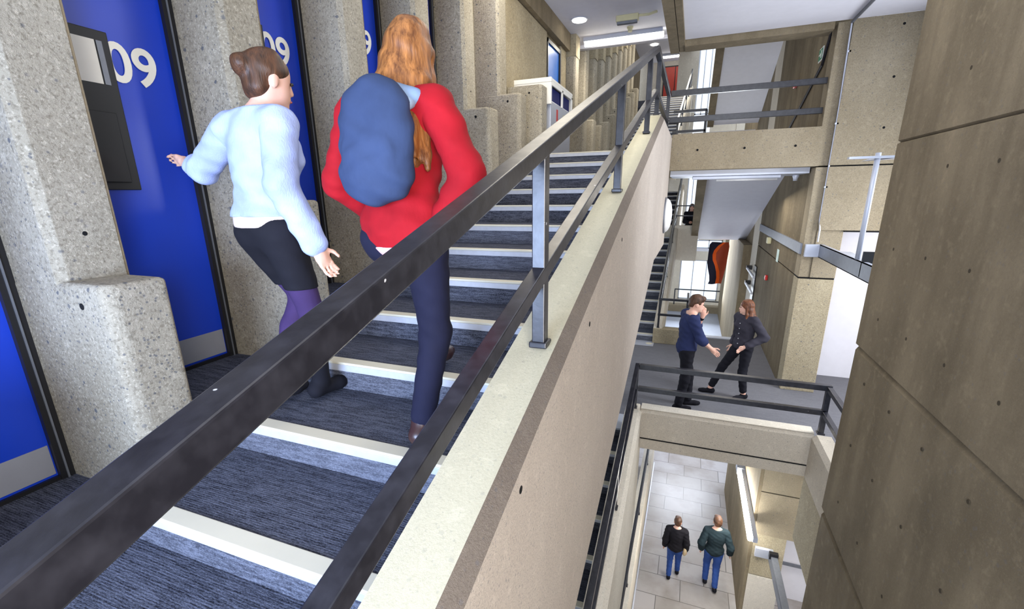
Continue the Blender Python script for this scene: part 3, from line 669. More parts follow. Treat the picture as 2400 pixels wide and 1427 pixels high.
# ------------------------------------------------------------------ far end: windows, balcony, banner
def far():
    Y = 25.0
    b = MB()
    b.box(-1.0, 1.9, Y, Y + .3, -5.6, -5.35, CON_W); b.box(-.45, 1.9, Y, Y + .3, -3.30, -2.85, CON_W); b.box(-.45, 1.9, Y, Y + .2, -2.85, -2.72, PAINT)
    b.box(-1.2, -.32, Y - .02, Y + .32, -5.65, 7.3, CON_W); b.box(1.55, 1.95, Y - .02, Y + .32, -5.65, 7.3, CON_W); b.box(.42, 1.545, Y + .01, Y + .29, -2.29, 3.5, CON_W)
    b.box(-3.3, -1.21, Y, Y + .3, -8.6, 3.78, CON_W)
    for x in (.0, 1.9): pass
    struct(b.build('wall_far_windows'), 'far wall of piers and beams framing the bright windows')
    for i, (x0, x1, z0, z1) in enumerate(((-.32, 1.55, -5.35, -3.30), (-.32, 1.55, -2.72, -2.3), (-.32, .42, -2.2, 1.2), (-.32, .5, 3.5, 7.2))):
        w = bpy.data.objects.new('window_%d' % (i + 1), None); COL.objects.link(w); w.location = (x0, Y, z0); w['kind'] = 'structure'; w['label'] = 'bright daylight window at the far end'
        f = MB(); 
        for x in (x0, x1 - .05): f.box(x, x + .05, Y + .1, Y + .18, z0, z1, STEELW)
        for z in (z0, z1 - .05): f.box(x0, x1, Y + .1, Y + .18, z, z + .05, STEELW)
        for k in (1, 2): f.box(x0 + (x1 - x0) * k / 3 - .02, x0 + (x1 - x0) * k / 3 + .02, Y + .1, Y + .18, z0, z1, STEELW)
        f.build('window_frame', w)
        MB().box(x0 + .05, x1 - .05, Y + .135, Y + .145, z0 + .05, z1 - .05, GLASS).build('window_pane', w)
    b = MB().box(-3.3, 2.3, 22.4, 22.9, -8.6, -5.1, CON_F); struct(b.build('beam_far_balcony', bevel=.01), 'far concrete kerb under the thin black railing')
    L = thing('steel_railing', (1.75, 22.5, -5.1), 'thin distant black railing in front of the bright window', 'railing', 'black steel railings of the stairwell')
    xrail(L, 22.6, -.45, 1.85, -4.35, 'top_rail', .05, .05); xrail(L, 22.6, -.45, 1.85, -4.85, 'mid_rail', .05, .05)
    for x in (-.43, 1.8): xpost(L, x, 22.6, -5.1, -4.4, .05)
    b = MB().box(-2.2, .25, 16.4, 16.6, -2.2, -1.05, CON_W); b.box(-2.2, .25, 16.62, 18.6, -2.2, -2.0, PAINTD)
    struct(b.build('floor_far_balcony'), 'small far balcony under the bridge')
    L = thing('steel_railing', (-.4, 16.5, -1.05), 'tiny black railing of the far balcony by the seated figure', 'railing', 'black steel railings of the stairwell')
    for z, nm in ((-.40, 'top_rail'), (-.72, 'mid_rail')): xrail(L, 16.5, -.50, .22, z, nm, .04, .04)
    for x in (-.48, .2): xpost(L, x, 16.5, -1.05, -.42, .04)
    # banner
    n = 22; m = 26; x0, w, z1, h = .64, .66, -1.62, 1.42
    DK = plain('banner_navy', hexc(30, 28, 44), .7, .2); OR = plain('banner_orange', hexc(232, 92, 22), .6, .2); RU = plain('banner_rust', hexc(158, 66, 40), .6, .2)
    b = MB(); m = 40
    lerp = lambda tab, v: next((a[1] + (c[1] - a[1]) * (v - a[0]) / (c[0] - a[0]) for a, c in zip(tab, tab[1:]) if v <= c[0] + 1e-9), tab[-1][1])
    TL = [(0, .08), (.06, .01), (.3, 0), (.5, 0.0), (.62, .03), (.8, .10), (.93, .12), (1, .085)]
    TO = [(0, .42), (.08, .28), (.2, .17), (.3, .135), (.42, .155), (.55, .24), (.7, .30), (.85, .33), (1, .31)]
    TP = [(0, .50), (.1, .36), (.25, .24), (.4, .25), (.55, .33), (.7, .40), (.85, .43), (1, .42)]
    TR = [(0, .60), (.1, .63), (.5, .60), (.8, .55), (1, .50)]
    def wv(x, v): return 17.0 + .05 * math.sin(x * 11 + v * 2.5)
    for A_, B_, mt, n in ((TL, TO, DK, 8), (TO, TP, OR, 4), (TP, TR, RU, 8)):
        for j in range(m):
            for i in range(n):
                def q(i, j):
                    v = j / m; a, c = lerp(A_, v), lerp(B_, v); u = a + (c - a) * i / n
                    return (x0 + u, wv(u, v), z1 - v * h - .05 * u * v * math.sin(u * 12))
                Q = [q(i, j), q(i + 1, j), q(i + 1, j + 1), q(i, j + 1)]
                b.add(Q, [(0, 1, 2, 3)], mt); b.add([(p[0], p[1] + .02, p[2]) for p in Q], [(3, 2, 1, 0)], mt)
    o = b.build('hanging_banner'); tag(o, 'wavy navy and orange fabric banner hanging below the sloping soffit', 'banner')
far()

# ------------------------------------------------------------------ figures (smooth implicit surfaces meshed on a grid)
def nrm(v): v = np.array(v, float); return v / np.linalg.norm(v)
def cone(a, b, ra, rb, k=.02): return ('c', np.array(a, float), np.array(b, float), ra, rb, k)
def ell(c, r, ax=None, k=.02): return ('e', np.array(c, float), np.array(r, float), np.eye(3) if ax is None else np.array(ax, float), None, k)
def grow(p, d): return ('c', p[1], p[2], p[3] + d, p[4] + d, p[5]) if p[0] == 'c' else ('e', p[1], p[2] + d, p[3], None, p[5])
def field(prims, h, cuts=(), wrinkle=0.0):
    lo = np.full(3, 1e9); hi = -lo; bb = []
    for p in prims:
        if p[0] == 'c': r = max(p[3], p[4]); a = np.minimum(p[1], p[2]) - r; c = np.maximum(p[1], p[2]) + r
        else: r = np.abs(p[3].T) @ p[2]; r = np.full(3, p[2].max()); a = p[1] - r; c = p[1] + r
        bb.append((a, c)); lo = np.minimum(lo, a); hi = np.maximum(hi, c)
    lo -= 3 * h; hi += 3 * h; n = np.ceil((hi - lo) / h).astype(int) + 1
    F = np.full(n, .5, np.float32)
    for p, (a, c) in zip(prims, bb):
        mg = p[5] + 2.5 * h
        i0 = np.maximum(((a - mg - lo) / h).astype(int), 0); i1 = np.minimum(((c + mg - lo) / h).astype(int) + 2, n)
        g = [lo[t] + h * np.arange(i0[t], i1[t], dtype=np.float32) for t in range(3)]
        X, Y, Z = np.meshgrid(*g, indexing='ij'); P = np.stack([X, Y, Z], -1).astype(np.float32)
        if p[0] == 'c':
            ba = p[2] - p[1]; L = max(ba @ ba, 1e-9); q = P - p[1].astype(np.float32)
            t = np.clip((q @ ba.astype(np.float32)) / L, 0, 1)
            d = np.linalg.norm(q - t[..., None] * ba.astype(np.float32), axis=-1) - (p[3] + (p[4] - p[3]) * t)
        else:
            q = (P - p[1].astype(np.float32)) @ p[3].T.astype(np.float32)
            k0 = np.linalg.norm(q / p[2].astype(np.float32), axis=-1); k1 = np.linalg.norm(q / (p[2] ** 2).astype(np.float32), axis=-1) + 1e-6
            d = k0 * (k0 - 1) / k1
        sl = tuple(slice(i0[t], i1[t]) for t in range(3)); B = F[sl]; k = p[5]
        hh = np.maximum(k - np.abs(B - d), 0) / k
        F[sl] = np.minimum(B, d) - hh * hh * k * .25
    if wrinkle or cuts:
        g = [lo[t] + h * np.arange(n[t]) for t in range(3)]; X, Y, Z = np.meshgrid(*g, indexing='ij')
        if wrinkle: F = F + wrinkle * (np.sin(X * 41 + 2.2 * np.sin(Z * 23)) * np.sin(Z * 37 + 3 * np.sin(Y * 19)) + .6 * np.sin(Z * 71 + X * 33)).astype(np.float32)
        for pt, nn in cuts:
            nn = nrm(nn); F = np.maximum(F, ((X - pt[0]) * nn[0] + (Y - pt[1]) * nn[1] + (Z - pt[2]) * nn[2]).astype(np.float32))
    return F, lo
def surface(name, prims, h, mat, parent, cuts=(), wrinkle=0.0):
    F, lo = field(prims, h, cuts, wrinkle); s = F < 0
    nx, ny, nz = F.shape
    c8 = [(i, j, k) for i in (0, 1) for j in (0, 1) for k in (0, 1)]
    cnt = sum(s[i:nx - 1 + i, j:ny - 1 + j, k:nz - 1 + k].astype(np.int8) for i, j, k in c8)
    idx = np.argwhere((cnt > 0) & (cnt < 8)); N = len(idx)
    V = np.stack([F[idx[:, 0] + i, idx[:, 1] + j, idx[:, 2] + k] for i, j, k in c8], 1)
    acc = np.zeros((N, 3)); num = np.zeros(N)
    for a in range(8):
        for b in range(a + 1, 8):
            ca, cb = np.array(c8[a]), np.array(c8[b])
            if np.abs(ca - cb).sum() != 1: continue
            fa, fb = V[:, a], V[:, b]; mk = (fa < 0) != (fb < 0)
            t = np.where(mk, fa / np.where(mk, fa - fb, 1), 0)
            acc += mk[:, None] * (ca + t[:, None] * (cb - ca)); num += mk
    P = lo + h * (idx + acc / num[:, None])
    M = -np.ones((nx - 1, ny - 1, nz - 1), np.int32); M[idx[:, 0], idx[:, 1], idx[:, 2]] = np.arange(N)
    faces = []
    for ax in range(3):
        sl0 = [slice(1, -1)] * 3; sl1 = [slice(1, -1)] * 3; sl0[ax] = slice(0, -1); sl1[ax] = slice(1, None)
        A, B = s[tuple(sl0)], s[tuple(sl1)]; e = np.argwhere(A != B)
        off = np.array([1 if t != ax else 0 for t in range(3)]); q = e + off
        u, v = [(1, 2), (2, 0), (0, 1)][ax]
        du = np.zeros(3, int); du[u] = 1; dv = np.zeros(3, int); dv[v] = 1
        g = lambda w: M[w[:, 0], w[:, 1], w[:, 2]]
        quad = np.stack([g(q - du - dv), g(q - dv), g(q), g(q - du)], 1)
        fl = A[e[:, 0], e[:, 1], e[:, 2]]
        quad = np.where(fl[:, None], quad, quad[:, ::-1]); faces.append(quad)
    Q = np.concatenate(faces); Q = Q[(Q >= 0).all(1)]
    org = np.array(parent.location); me = bpy.data.meshes.new(name)
    me.vertices.add(N); me.vertices.foreach_set('co', (P - org).astype(np.float32).ravel())
    me.loops.add(len(Q) * 4); me.loops.foreach_set('vertex_index', Q.ravel().astype(np.int32))
    me.polygons.add(len(Q)); me.polygons.foreach_set('loop_start', np.arange(0, len(Q) * 4, 4, dtype=np.int32)); me.polygons.foreach_set('loop_total', np.full(len(Q), 4, np.int32))
    me.polygons.foreach_set('use_smooth', np.ones(len(Q), bool)); me.update(calc_edges=True); me.validate()
    me.materials.append(mat); o = bpy.data.objects.new(name, me); COL.objects.link(o); o.parent = parent
    return o

def cloth(name, col, rough=.85, knit=0):
    t = NT(name); n1 = t.noise(5, 5); c = t.mix(col, tuple(x * .62 for x in col[:3]) + (1,), t.ramp(n1, [(.4, (0, 0, 0, 1)), (.75, (.8, .8, .8, 1))]))
    if knit: t.bump(t.noise(160, 2, (1, 1, .35)), .5, .004)
    else: t.bump(t.noise(30, 6, (1, 1, .4)), .35, .006)
    return t.fin(c, rough, .2)
def hairm(name, a, b):
    t = NT(name); n1 = t.noise(40, 4, (1, 1, .12), .7); c = t.mix(a, b, t.ramp(n1, [(.35, (0, 0, 0, 1)), (.7, (1, 1, 1, 1))])); t.bump(n1, .6, .01)
    return t.fin(c, .5, .4)
def skinm(name, c):
    t = NT(name); t.p.inputs['Subsurface Weight'].default_value = .12; t.p.inputs['Subsurface Scale'].default_value = .02
    cc = t.mix(c, (c[0] * .95, c[1] * .72, c[2] * .66, 1), t.ramp(t.noise(9, 3), [(.4, (0, 0, 0, 1)), (.8, (.6, .6, .6, 1))])); return t.fin(cc, .55, .35)
SKIN = skinm('skin_fair', hexc(222, 178, 158))
EYE = plain('eye_dark', (.02, .015, .012, 1), .2); LIP = plain('lips', hexc(176, 96, 90), .4)

def person(label, org, J, s=1.0, h=.009, female=False, hair='short', hairmat=None, garments=None, group=None, curl=.5, hlen=.0):
    """J: joints in world coordinates; J['f'] the body's facing, J['hf'] the head's facing"""
    root = thing('person', org, label, 'person', group)
    A = {k: np.array(v, float) for k, v in J.items()}
    f = nrm(A['f']); hf = nrm(A.get('hf', A['f'])); nk, hd, pe = A['neck'], A['head'], A['pelvis']
    up = nrm(nk - pe); side = nrm(np.cross(f, up)); f2 = np.cross(up, side); ax = np.stack([side, f2, up])
    hu = nrm(hd - nk + np.array([0, 0, .12])); hs = nrm(np.cross(hf, hu)); h2 = np.cross(hu, hs); hx = np.stack([hs, h2, hu])
    H = lambda a, b, c: hd + s * (a * hs + b * h2 + c * hu)
    P = {}
    P['head'] = [ell(H(0, -.012, .028), (.076 * s, .096 * s, .098 * s), hx), ell(H(0, .028, -.045), (.054 * s, .062 * s, .068 * s), hx, .03),
                 cone(H(0, .084, .008), H(0, .098, -.024), .008 * s, .012 * s, .014), ell(H(0, .084, -.058), (.022 * s, .014 * s, .010 * s), hx, .012), ell(H(0, .075, -.092), (.022 * s, .018 * s, .016 * s), hx, .02),
                 ell(H(.077, -.01, -.008), (.012 * s, .02 * s, .032 * s), hx, .008), ell(H(-.077, -.01, -.008), (.012 * s, .02 * s, .032 * s), hx, .008)]
    P['neck'] = [cone(nk - .02 * up, H(0, -.02, -.06), .055 * s, .050 * s, .03)]
    cw = .145 if female else .165; L = np.linalg.norm(nk - pe)
    P['torso'] = [ell(pe + up * .02, (.158 * s, .112 * s, .12 * s), ax, .05), ell(pe + up * L * .38, (.122 * s, .09 * s, .17 * s), ax, .06),
                  ell(pe + up * L * .70, (cw * s, .112 * s, .18 * s), ax, .06), cone(A['shL'], nk - .01 * up, .052 * s, .06 * s, .04), cone(A['shR'], nk - .01 * up, .052 * s, .06 * s, .04)]
    if female: P['torso'] += [ell(pe + up * L * .66 + side * .06 * s * q + f2 * .075 * s, (.06 * s, .05 * s, .06 * s), ax, .03) for q in (-1, 1)]
    for S_ in 'LR':
        sh, el, wr, hp, kn, an = (A[k + S_] for k in ('sh', 'el', 'wr', 'hip', 'kn', 'an'))
        P['ua' + S_] = [cone(sh, el, .050 * s, .039 * s, .03)]
        P['fa' + S_] = [cone(el, el + (wr - el) * .35, .039 * s, .038 * s, .02), cone(el + (wr - el) * .35, wr, .038 * s, .026 * s, .02)]
        hdn = nrm(A.get('hd' + S_, wr - el)); pn = A.get('pn' + S_, side * (1 if S_ == 'L' else -1)); pn = nrm(pn - hdn * (pn @ hdn)); wd = np.cross(hdn, pn)
        tip = A.get('cv' + S_, None)
        pc = wr + hdn * .055 * s; hx_ = np.stack([wd, pn, hdn])
        hand = [ell(pc, (.041 * s, .016 * s, .052 * s), hx_, .02), cone(wr, pc, .024 * s, .02 * s, .02)]
        for q, (o, ln) in enumerate(((-.030, .066), (-.010, .076), (.010, .072), (.029, .056))):
            b0 = wr + hdn * .093 * s + wd * o * s; sp = wd * o * .25
            d1 = nrm(hdn + sp - pn * curl * .5); d2 = nrm(hdn + sp - pn * curl * 1.6)
            b1 = b0 + d1 * ln * .52 * s; b2 = b1 + d2 * ln * .48 * s
            hand += [cone(b0 - hdn * .015, b1, .0092 * s, .0085 * s, .004), cone(b1, b2, .0085 * s, .0072 * s, .004)]
        ts = -1 if (wd @ f) < 0 else 1
        t0 = wr + hdn * .03 * s + wd * ts * .03 * s; t1 = t0 + (wd * ts * .030 + hdn * .030 - pn * .012) * s; t2 = t1 + (wd * ts * .006 + hdn * .030 - pn * .012) * s
        hand += [cone(t0, t1, .012 * s, .010 * s, .008), cone(t1, t2, .010 * s, .008 * s, .004)]
        P['hand' + S_] = hand
        P['th' + S_] = [cone(hp, kn, .086 * s, .056 * s, .05)]
        P['sn' + S_] = [cone(kn, kn + (an - kn) * .35, .055 * s, .054 * s, .03), cone(kn + (an - kn) * .35, an, .054 * s, .036 * s, .03)]
        td = nrm(A.get('toe' + S_, f)); heel = an - td * .04 * s + np.array([0, 0, -.045 * s]); ball = an + td * .11 * s + np.array([0, 0, -.058 * s + A.get('lift' + S_, np.zeros(1))[0] * 0])
        P['ft' + S_] = [cone(an, heel, .036 * s, .034 * s, .02), cone(heel, ball, .034 * s, .03 * s, .02), cone(ball, ball + td * .05 * s, .03 * s, .024 * s, .02)]
    allp = [q for k in P for q in P[k]]
    body = surface('body', allp, h, SKIN, root)
    for q in (-1, 1):
        e = surface('eye', [ell(H(.031 * q, .083, .012), (.013 * s, .008 * s, .008 * s), hx, .002)], .003, EYE, root)
    surface('mouth', [ell(H(0, .094, -.060), (.022 * s, .008 * s, .006 * s), hx, .002)], .003, LIP, root)
    P['H'] = H; P['hx'] = hx; P['ax'] = ax; P['s'] = s; P['A'] = A; P['up'] = up; P['side'] = side; P['f'] = f2; P['hs'] = hs; P['h2'] = h2; P['hu'] = hu
    if hair == 'short':
        surface('hair', [ell(H(0, -.022, .048), (.086 * s, .098 * s, .094 * s), hx, .02), ell(H(0, .05, .098), (.062 * s, .05 * s, .032 * s), hx, .03), ell(H(0, -.07, .0), (.07 * s, .05 * s, .07 * s), hx, .02)], h * .8, hairmat, root,
                cuts=[(H(0, .075, .035), h2 * .9 - hu * .45), (H(0, -.05, -.055), -hu)], wrinkle=.0035)
    elif hair == 'long':
        st = [ell(H(0, -.02, .045), (.088 * s, .10 * s, .094 * s), hx, .02), ell(H(0, -.075, -.05), (.085 * s, .05 * s, .12 * s), hx, .04)]
        rnd = random.Random(5)
        for i in range(26):
            a = math.pi * (i / 25) ; x = math.cos(a) * .085; y = -.03 - math.sin(a) * .075 + (.03 if i in (0, 1, 24, 25) else 0)
            ln = -.24 - rnd.random() * .07
            p0 = H(x * .9, y * .8, .03); p1 = H(x * 1.08, y * 1.08, -.10); p2 = H(x * 1.5 + rnd.uniform(-.03, .03), y * 1.5 - .02 + rnd.uniform(-.02, .02), ln - hlen)
            st += [cone(p0, p1, .018 * s, .022 * s, .012), cone(p1, p2, .024 * s, .016 * s, .010)]
        surface('hair', st, h * .9, hairmat, root, cuts=[(H(0, .05, .05), h2 * .9 - hu * .35)] if False else (), wrinkle=.003)
    elif hair == 'bun':
        surface('hair', [ell(H(0, -.022, .042), (.084 * s, .10 * s, .092 * s), hx, .02), ell(H(0, -.125, .03), (.045 * s, .04 * s, .045 * s), hx, .02), ell(H(0, -.06, -.03), (.074 * s, .05 * s, .07 * s), hx, .03)], h * .8, hairmat, root,
                cuts=[(H(0, .07, .03), h2 * .9 - hu * .4)], wrinkle=.003)
    for g in garments: g(P, root, h)
    return root, P

def G(name, mat, keys, d, cuts=(), frac=None, wr=.003, extra=(), sleeve=None):
    """garment: offset of the named body parts; frac: {'fa': how much of the forearm / shin it covers}"""
    def go(P, root, h):
        pr = []; sl = []
        for k in keys:
            if k[:2] == 'ua' and cuts: sl += [grow(q, d) for q in P[k]]; continue
            if k[:2] in ('fa', 'sn') and frac is not None:
                j = ('el', 'wr') if k[:2] == 'fa' else ('kn', 'an'); a, b = P['A'][j[0] + k[2]], P['A'][j[1] + k[2]]; r0, r1 = (.040, .030) if k[:2] == 'fa' else (.058, .044)
                fr = frac.get(k, .9) if isinstance(frac, dict) else frac
                (sl if k[:2] == 'fa' and cuts else pr).append(cone(a, a + (b - a) * fr, (r0 + d) * P['s'], (r0 + (r1 - r0) * fr + d) * P['s'], .03))
            else: pr += [grow(q, d) for q in P[k]]
        pr += [e(P) for e in extra]
        c = [(x(P)) for x in cuts]
        o = surface(name, pr, h, mat, root, cuts=c, wrinkle=wr) if pr else None
        if sl:
            for q in 'LR':
                w = [x for x, kk in zip(sl, [k for k in keys if k[:2] in ('ua', 'fa')]) if kk[2] == q]
                if w:
                    m2 = sleeve or mat; e = surface('sleeve', w, h, m2, root, wrinkle=wr)
                    if o is not None: e.parent = o
        return o
    return go
def shoes(mat, boot=0.0):
    def go(P, root, h):
        for S_ in 'LR':
            pr = [grow(q, .008) for q in P['ft' + S_]]
            an = P['A']['an' + S_]
            if boot: kn = P['A']['kn' + S_]; pr.append(cone(an, an + nrm(kn - an) * boot, .046 * P['s'], .05 * P['s'], .02))
            low = min(q[2][2] - q[4] for q in pr[:3])
            surface('shoe', pr, h, mat, root, cuts=[((0, 0, low + .004), (0, 0, -1))] + ([] if boot else [(an + np.array([0, 0, .005]), (0, 0, 1))]))
    return go

def stand(x, y, z, H, ang, **kw):
    """default standing skeleton at x, y, z turned by ang (0 = facing +Y)"""
    s = H / 1.72; c, sn = math.cos(ang), math.sin(ang); f = np.array([-sn, c, 0]); r = np.array([c, sn, 0])
    o = np.array([x, y, z]); q = lambda a, b, c_: o + s * (a * r + b * f + np.array([0, 0, c_]))
    J = dict(f=f, pelvis=q(0, 0, .94), neck=q(0, .0, 1.44), head=q(0, .03, 1.60), shL=q(-.175, 0, 1.39), shR=q(.175, 0, 1.39), elL=q(-.23, -.04, 1.11), elR=q(.23, -.04, 1.11),
             wrL=q(-.24, .05, .87), wrR=q(.24, .05, .87), hipL=q(-.09, 0, .90), hipR=q(.09, 0, .90), knL=q(-.10, .03, .49), knR=q(.10, .03, .49), anL=q(-.10, 0, .085), anR=q(.10, 0, .085), toeL=f, toeR=f)
    for k, v in kw.items(): J[k] = q(*v) if len(v) == 3 and k[:2] not in ('f', 'hf', 'to', 'pn', 'hd') else (v[0] * r + v[1] * f + np.array([0, 0, v[2]]))
    J['hf'] = (kw['hf'][0] * r + kw['hf'][1] * f + np.array([0, 0, kw['hf'][2]])) if 'hf' in kw else f
    return J, s
BROWN = hairm('hair_brown', hexc(52, 34, 24), hexc(96, 62, 40)); AUB = hairm('hair_auburn', hexc(56, 32, 22), hexc(142, 84, 48)); GING = hairm('hair_long_ginger', hexc(92, 52, 24), hexc(176, 116, 62))

# woman in the pale sweater climbing the near flight
J, s = stand(-1.88, 1.66, -1.06, 1.70, R(-8), elL=(-.46, .0, 1.22), wrL=(-.74, .06, 1.27), elR=(.24, -.07, 1.13), wrR=(.30, .02, .86), shR=(.19, 0, 1.38), shL=(-.18, 0, 1.38),
             knL=(-.10, .20, .56), anL=(-.12, -.02, .10), knR=(.10, .10, .50), anR=(.02, .16, .09), neck=(.0, .05, 1.43), head=(.03, .10, 1.585), hf=(.25, 1, -.1))
SWEAT = cloth('sweater_pale_blue', hexc(164, 178, 226), .9, 1)
TIGHT = cloth('tights_plum', hexc(62, 46, 88)); DARK = cloth('cloth_black', hexc(24, 24, 32)); NAVYJ = cloth('jeans_navy', hexc(26, 27, 48))
person('woman in a pale blue sweater climbing the near flight, left arm swung out', (-1.88, 1.66, -1.06), J, s, .009, True, 'bun', BROWN, [
    G('sweater', SWEAT, ['torso', 'uaL', 'faL', 'uaR', 'faR'], .028, [lambda P: (P['A']['pelvis'] + np.array([0, 0, .05]), (0, 0, -1)), lambda P: (P['A']['neck'] + np.array([0, 0, .035]), (0, 0, 1))], {'faL': .30, 'faR': .95}, .004),
    G('undershirt_hem', cloth('tee_cream', hexc(226, 206, 196)), ['torso'], .020, [lambda P: (P['A']['pelvis'] + np.array([0, 0, .0]), (0, 0, -1)), lambda P: (P['A']['pelvis'] + np.array([0, 0, .08]), (0, 0, 1))], None, .001),
    G('shorts', DARK, ['torso', 'thL', 'thR'], .012, [lambda P: (P['A']['pelvis'] + np.array([0, 0, .06]), (0, 0, 1)), lambda P: (P['A']['pelvis'] + np.array([0, 0, -.30]), (0, 0, -1))], None, .002),
    G('tights', TIGHT, ['thL', 'snL', 'thR', 'snR'], .004, [lambda P: (P['A']['pelvis'] + np.array([0, 0, -.20]), (0, 0, 1))], None, 0),
    shoes(DARK, .14)])

# woman with the rucksack
J, s = stand(-1.08, 1.60, -1.065, 1.70, R(4), elL=(-.27, -.02, 1.14), wrL=(-.20, .16, .98), elR=(.30, -.03, 1.16), wrR=(.16, -.02, .92), knR=(.09, .05, .50), anR=(.03, -.02, .09), knL=(-.05, .34, .72), anL=(-.10, .42, .28),
             neck=(.0, .06, 1.44), head=(.02, .11, 1.59), hf=(-.2, 1, -.05))
REDC = cloth('cardigan_red', hexc(158, 20, 32)); PINK = cloth('lining_pink', hexc(224, 176, 186)); DENIM = cloth('rucksack_denim', hexc(52, 66, 98))
def rucksack(P, root, h):
    A, up, side, f = P['A'], P['up'], P['side'], P['f']; c = A['pelvis'] + up * .30 - f * .185
    ax = P['ax']; o = surface('rucksack', [ell(c, (.145, .075, .20), ax, .03), ell(c + up * .10, (.12, .07, .12), ax, .05), ell(c - up * .12, (.14, .08, .09), ax, .05), ell(c - up * .05 - f * .06, (.10, .03, .09), ax, .02)], h, DENIM, root, wrinkle=.004)
    for q in (-1, 1):
        pts = [A['neck'] + side * .10 * q - f * .14 - up * .06, A['neck'] + side * .105 * q - f * .03 + up * .0, A['neck'] + side * .11 * q + f * .12 - up * .08]
        surface('strap', [cone(pts[0], pts[1], .024, .024, .02), cone(pts[1], pts[2], .024, .022, .02)], h, cloth('strap_pale', hexc(150, 172, 200)), root)
def hood(P, root, h):
    A, up, f = P['A'], P['up'], P['f']
    surface('hood', [ell(A['neck'] - f * .10 - up * .03, (.15, .07, .055), P['ax'], .03), ell(A['neck'] + up * .01, (.11, .10, .04), P['ax'], .03)], h, cloth('hood_grey_blue', hexc(128, 150, 182)), root, wrinkle=.003)
person('long-haired woman in a red cardigan with a blue rucksack, climbing the near flight', (-1.08, 1.60, -1.065), J, s, .009, True, 'long', GING, hlen=.14, garments=[
    G('cardigan', REDC, ['torso', 'uaL', 'uaR', 'faL', 'faR'], .024, [lambda P: (P['A']['pelvis'] + np.array([0, 0, -.06]), (0, 0, -1)), lambda P: (P['A']['neck'] + np.array([0, 0, .03]), (0, 0, 1))], {'faL': .8, 'faR': .8}, .004),
    G('cardigan_hem', PINK, ['torso'], .027, [lambda P: (P['A']['pelvis'] + np.array([0, 0, -.105]), (0, 0, -1)), lambda P: (P['A']['pelvis'] + np.array([0, 0, -.05]), (0, 0, 1))], None, .003),
    G('jeans', NAVYJ, ['torso', 'thL', 'thR', 'snL', 'snR'], .010, [lambda P: (P['A']['pelvis'] + np.array([0, 0, .06]), (0, 0, 1))], .93, .002),
    rucksack, hood, shoes(plain('boot_leather', hexc(58, 36, 36), .35, .5), .12)])

# talking pair on the middle landing
J, s = stand(.10, 7.30, -3.345, 1.86, R(-76), shR=(.19, .01, 1.40), shL=(-.19, .01, 1.40), elR=(.23, .12, 1.14), wrR=(.16, .30, .98), elL=(-.20, .17, 1.19), wrL=(-.10, .21, 1.37), head=(0, .09, 1.585), neck=(0, .03, 1.43),
             hf=(.1, 1, -.35), anL=(-.10, .12, .085), anR=(.10, -.06, .085), knL=(-.10, .10, .49), knR=(.10, .0, .49), hdL=(.25, .05, 1))
NAVY2 = cloth('sweater_navy', hexc(44, 52, 90), .9, 1)
def band(P, root, h):
    a = P['A']['wrL']; e = P['A']['elL']; d = nrm(a - e)
    surface('wristband', [cone(a - d * .02, a - d * .035, .036, .036, .004)], .006, DARK, root)
person('man in a navy sweater and black jeans talking, hand at his mouth', (.10, 7.30, -3.345), J, s, .010, False, 'short', BROWN, curl=1.3, garments=[
    G('sweater', NAVY2, ['torso', 'uaL', 'faL', 'uaR', 'faR'], .030, [lambda P: (P['A']['pelvis'] + np.array([0, 0, -.08]), (0, 0, -1)), lambda P: (P['A']['neck'] + np.array([0, 0, .02]), (0, 0, 1))], {'faL': .25, 'faR': .25}, .004),
    G('jeans', DARK, ['torso', 'thL', 'thR', 'snL', 'snR'], .014, [lambda P: (P['A']['pelvis'] + np.array([0, 0, .06]), (0, 0, 1))], .96, .003), band, shoes(DARK)])
J, s = stand(.98, 8.05, -3.345, 1.68, R(128), shR=(.17, 0, 1.39), shL=(-.17, 0, 1.39), elL=(-.28, -.14, 1.13), wrL=(-.17, .13, .97), elR=(.22, -.08, 1.13), wrR=(.22, .02, .89), head=(0, .04, 1.595), hf=(.62, .78, .12),
             knR=(.19, .20, .50), anR=(.28, .33, .085), knL=(-.11, .05, .48), anL=(-.12, -.02, .085), hdL=(.35, .8, -.6), toeR=(.62, .78, 0), toeL=(.1, 1, 0))
JACK = cloth('jacket_black_denim', hexc(58, 56, 66)); SOLE = plain('button_metal', hexc(200, 200, 205), .3, .5, .8)
def buttons(P, root, h):
    A, up, f, side = P['A'], P['up'], P['f'], P['side']
    for k in range(5):
        c = A['pelvis'] + up * (.05 + .085 * k) + f * .150 - side * .03
        surface('button', [ell(c, (.010, .010, .010), P['ax'], .002)], .004, SOLE, root)
person('woman with auburn hair in a black denim jacket, one hand at her pocket', (.98, 8.05, -3.345), J, s, .010, True, 'long', AUB, [
    G('jacket', JACK, ['torso', 'uaL', 'faL', 'uaR', 'faR'], .030, [lambda P: (P['A']['pelvis'] + np.array([0, 0, -.06]), (0, 0, -1)), lambda P: (P['A']['neck'] + np.array([0, 0, .03]), (0, 0, 1))], {'faL': .85, 'faR': .85}, .004),
    G('trousers', DARK, ['torso', 'thL', 'thR', 'snL', 'snR'], .012, [lambda P: (P['A']['pelvis'] + np.array([0, 0, .06]), (0, 0, 1))], .82, .003), buttons, shoes(DARK)])

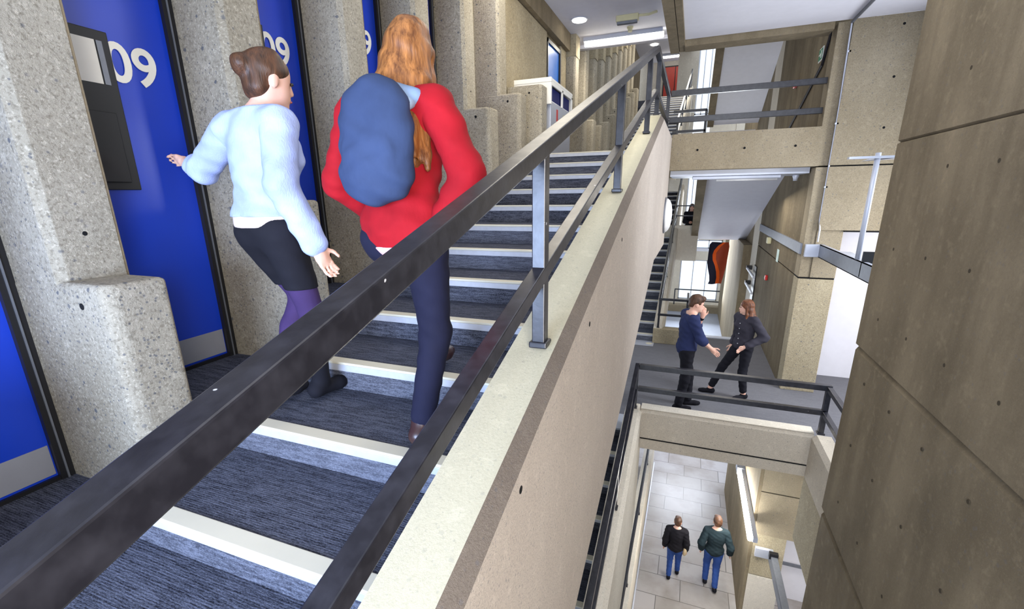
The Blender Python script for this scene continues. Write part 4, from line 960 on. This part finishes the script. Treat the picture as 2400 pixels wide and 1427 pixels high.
# walkers on the ground floor
JEAN = cloth('jeans_blue', hexc(52, 82, 150)); SHIRT = cloth('shirt_dark_green', hexc(36, 50, 56)); JB = cloth('jacket_black', hexc(26, 24, 30))
J, s = stand(.32, 9.30, -8.6, 1.64, R(0), knL=(-.09, .10, .50), anL=(-.09, -.02, .09), knR=(.09, .16, .52), anR=(.10, .20, .10))
def bag(P, root, h): surface('shoulder_bag', [ell(P['A']['pelvis'] + P['side'] * .20 - np.array([0, 0, .05]), (.05, .10, .13), P['ax'], .02)], h, cloth('bag_beige', hexc(196, 174, 140)), root)
person('woman in a black jacket and jeans with a beige bag, walking on the ground floor', (.32, 9.30, -8.6), J, s, .012, True, 'short', BROWN, [
    G('jacket', JB, ['torso', 'uaL', 'faL', 'uaR', 'faR'], .035, [lambda P: (P['A']['pelvis'] + np.array([0, 0, -.12]), (0, 0, -1)), lambda P: (P['A']['neck'] + np.array([0, 0, .03]), (0, 0, 1))], .9, .004),
    G('jeans', JEAN, ['torso', 'thL', 'thR', 'snL', 'snR'], .012, [lambda P: (P['A']['pelvis'] + np.array([0, 0, .06]), (0, 0, 1))], .95, .003), bag, shoes(DARK)])
J, s = stand(1.12, 9.35, -8.6, 1.84, R(3), elL=(-.27, -.08, 1.12), elR=(.28, -.08, 1.12), wrR=(.30, .04, .88), knL=(-.09, .14, .52), anL=(-.09, .10, .09), knR=(.09, .06, .50), anR=(.08, -.10, .10))
person('man in a dark shirt and blue jeans walking on the ground floor', (1.12, 9.35, -8.6), J, s, .012, False, 'short', BROWN, [
    G('shirt', SHIRT, ['torso', 'uaL', 'faL', 'uaR', 'faR'], .032, [lambda P: (P['A']['pelvis'] + np.array([0, 0, -.10]), (0, 0, -1)), lambda P: (P['A']['neck'] + np.array([0, 0, .03]), (0, 0, 1))], .85, .004),
    G('jeans', JEAN, ['torso', 'thL', 'thR', 'snL', 'snR'], .012, [lambda P: (P['A']['pelvis'] + np.array([0, 0, .06]), (0, 0, 1))], .95, .003), shoes(DARK)])
# distant figure at the balcony
J, s = stand(-.02, 16.95, -2.0, 1.62, R(180), elL=(-.2, .12, 1.12), wrL=(-.05, .28, 1.1), elR=(.2, .12, 1.12), wrR=(.05, .28, 1.1))
person('distant person in a dark top at the far balcony railing', (-.02, 16.95, -2.0), J, s, .016, True, 'long', BROWN, [
    G('top', DARK, ['torso', 'uaL', 'faL', 'uaR', 'faR'], .03, [lambda P: (P['A']['neck'] + np.array([0, 0, .03]), (0, 0, 1))], .85, .004),
    G('trousers', DARK, ['thL', 'thR', 'snL', 'snR'], .012, [], .95, .003), shoes(DARK)])
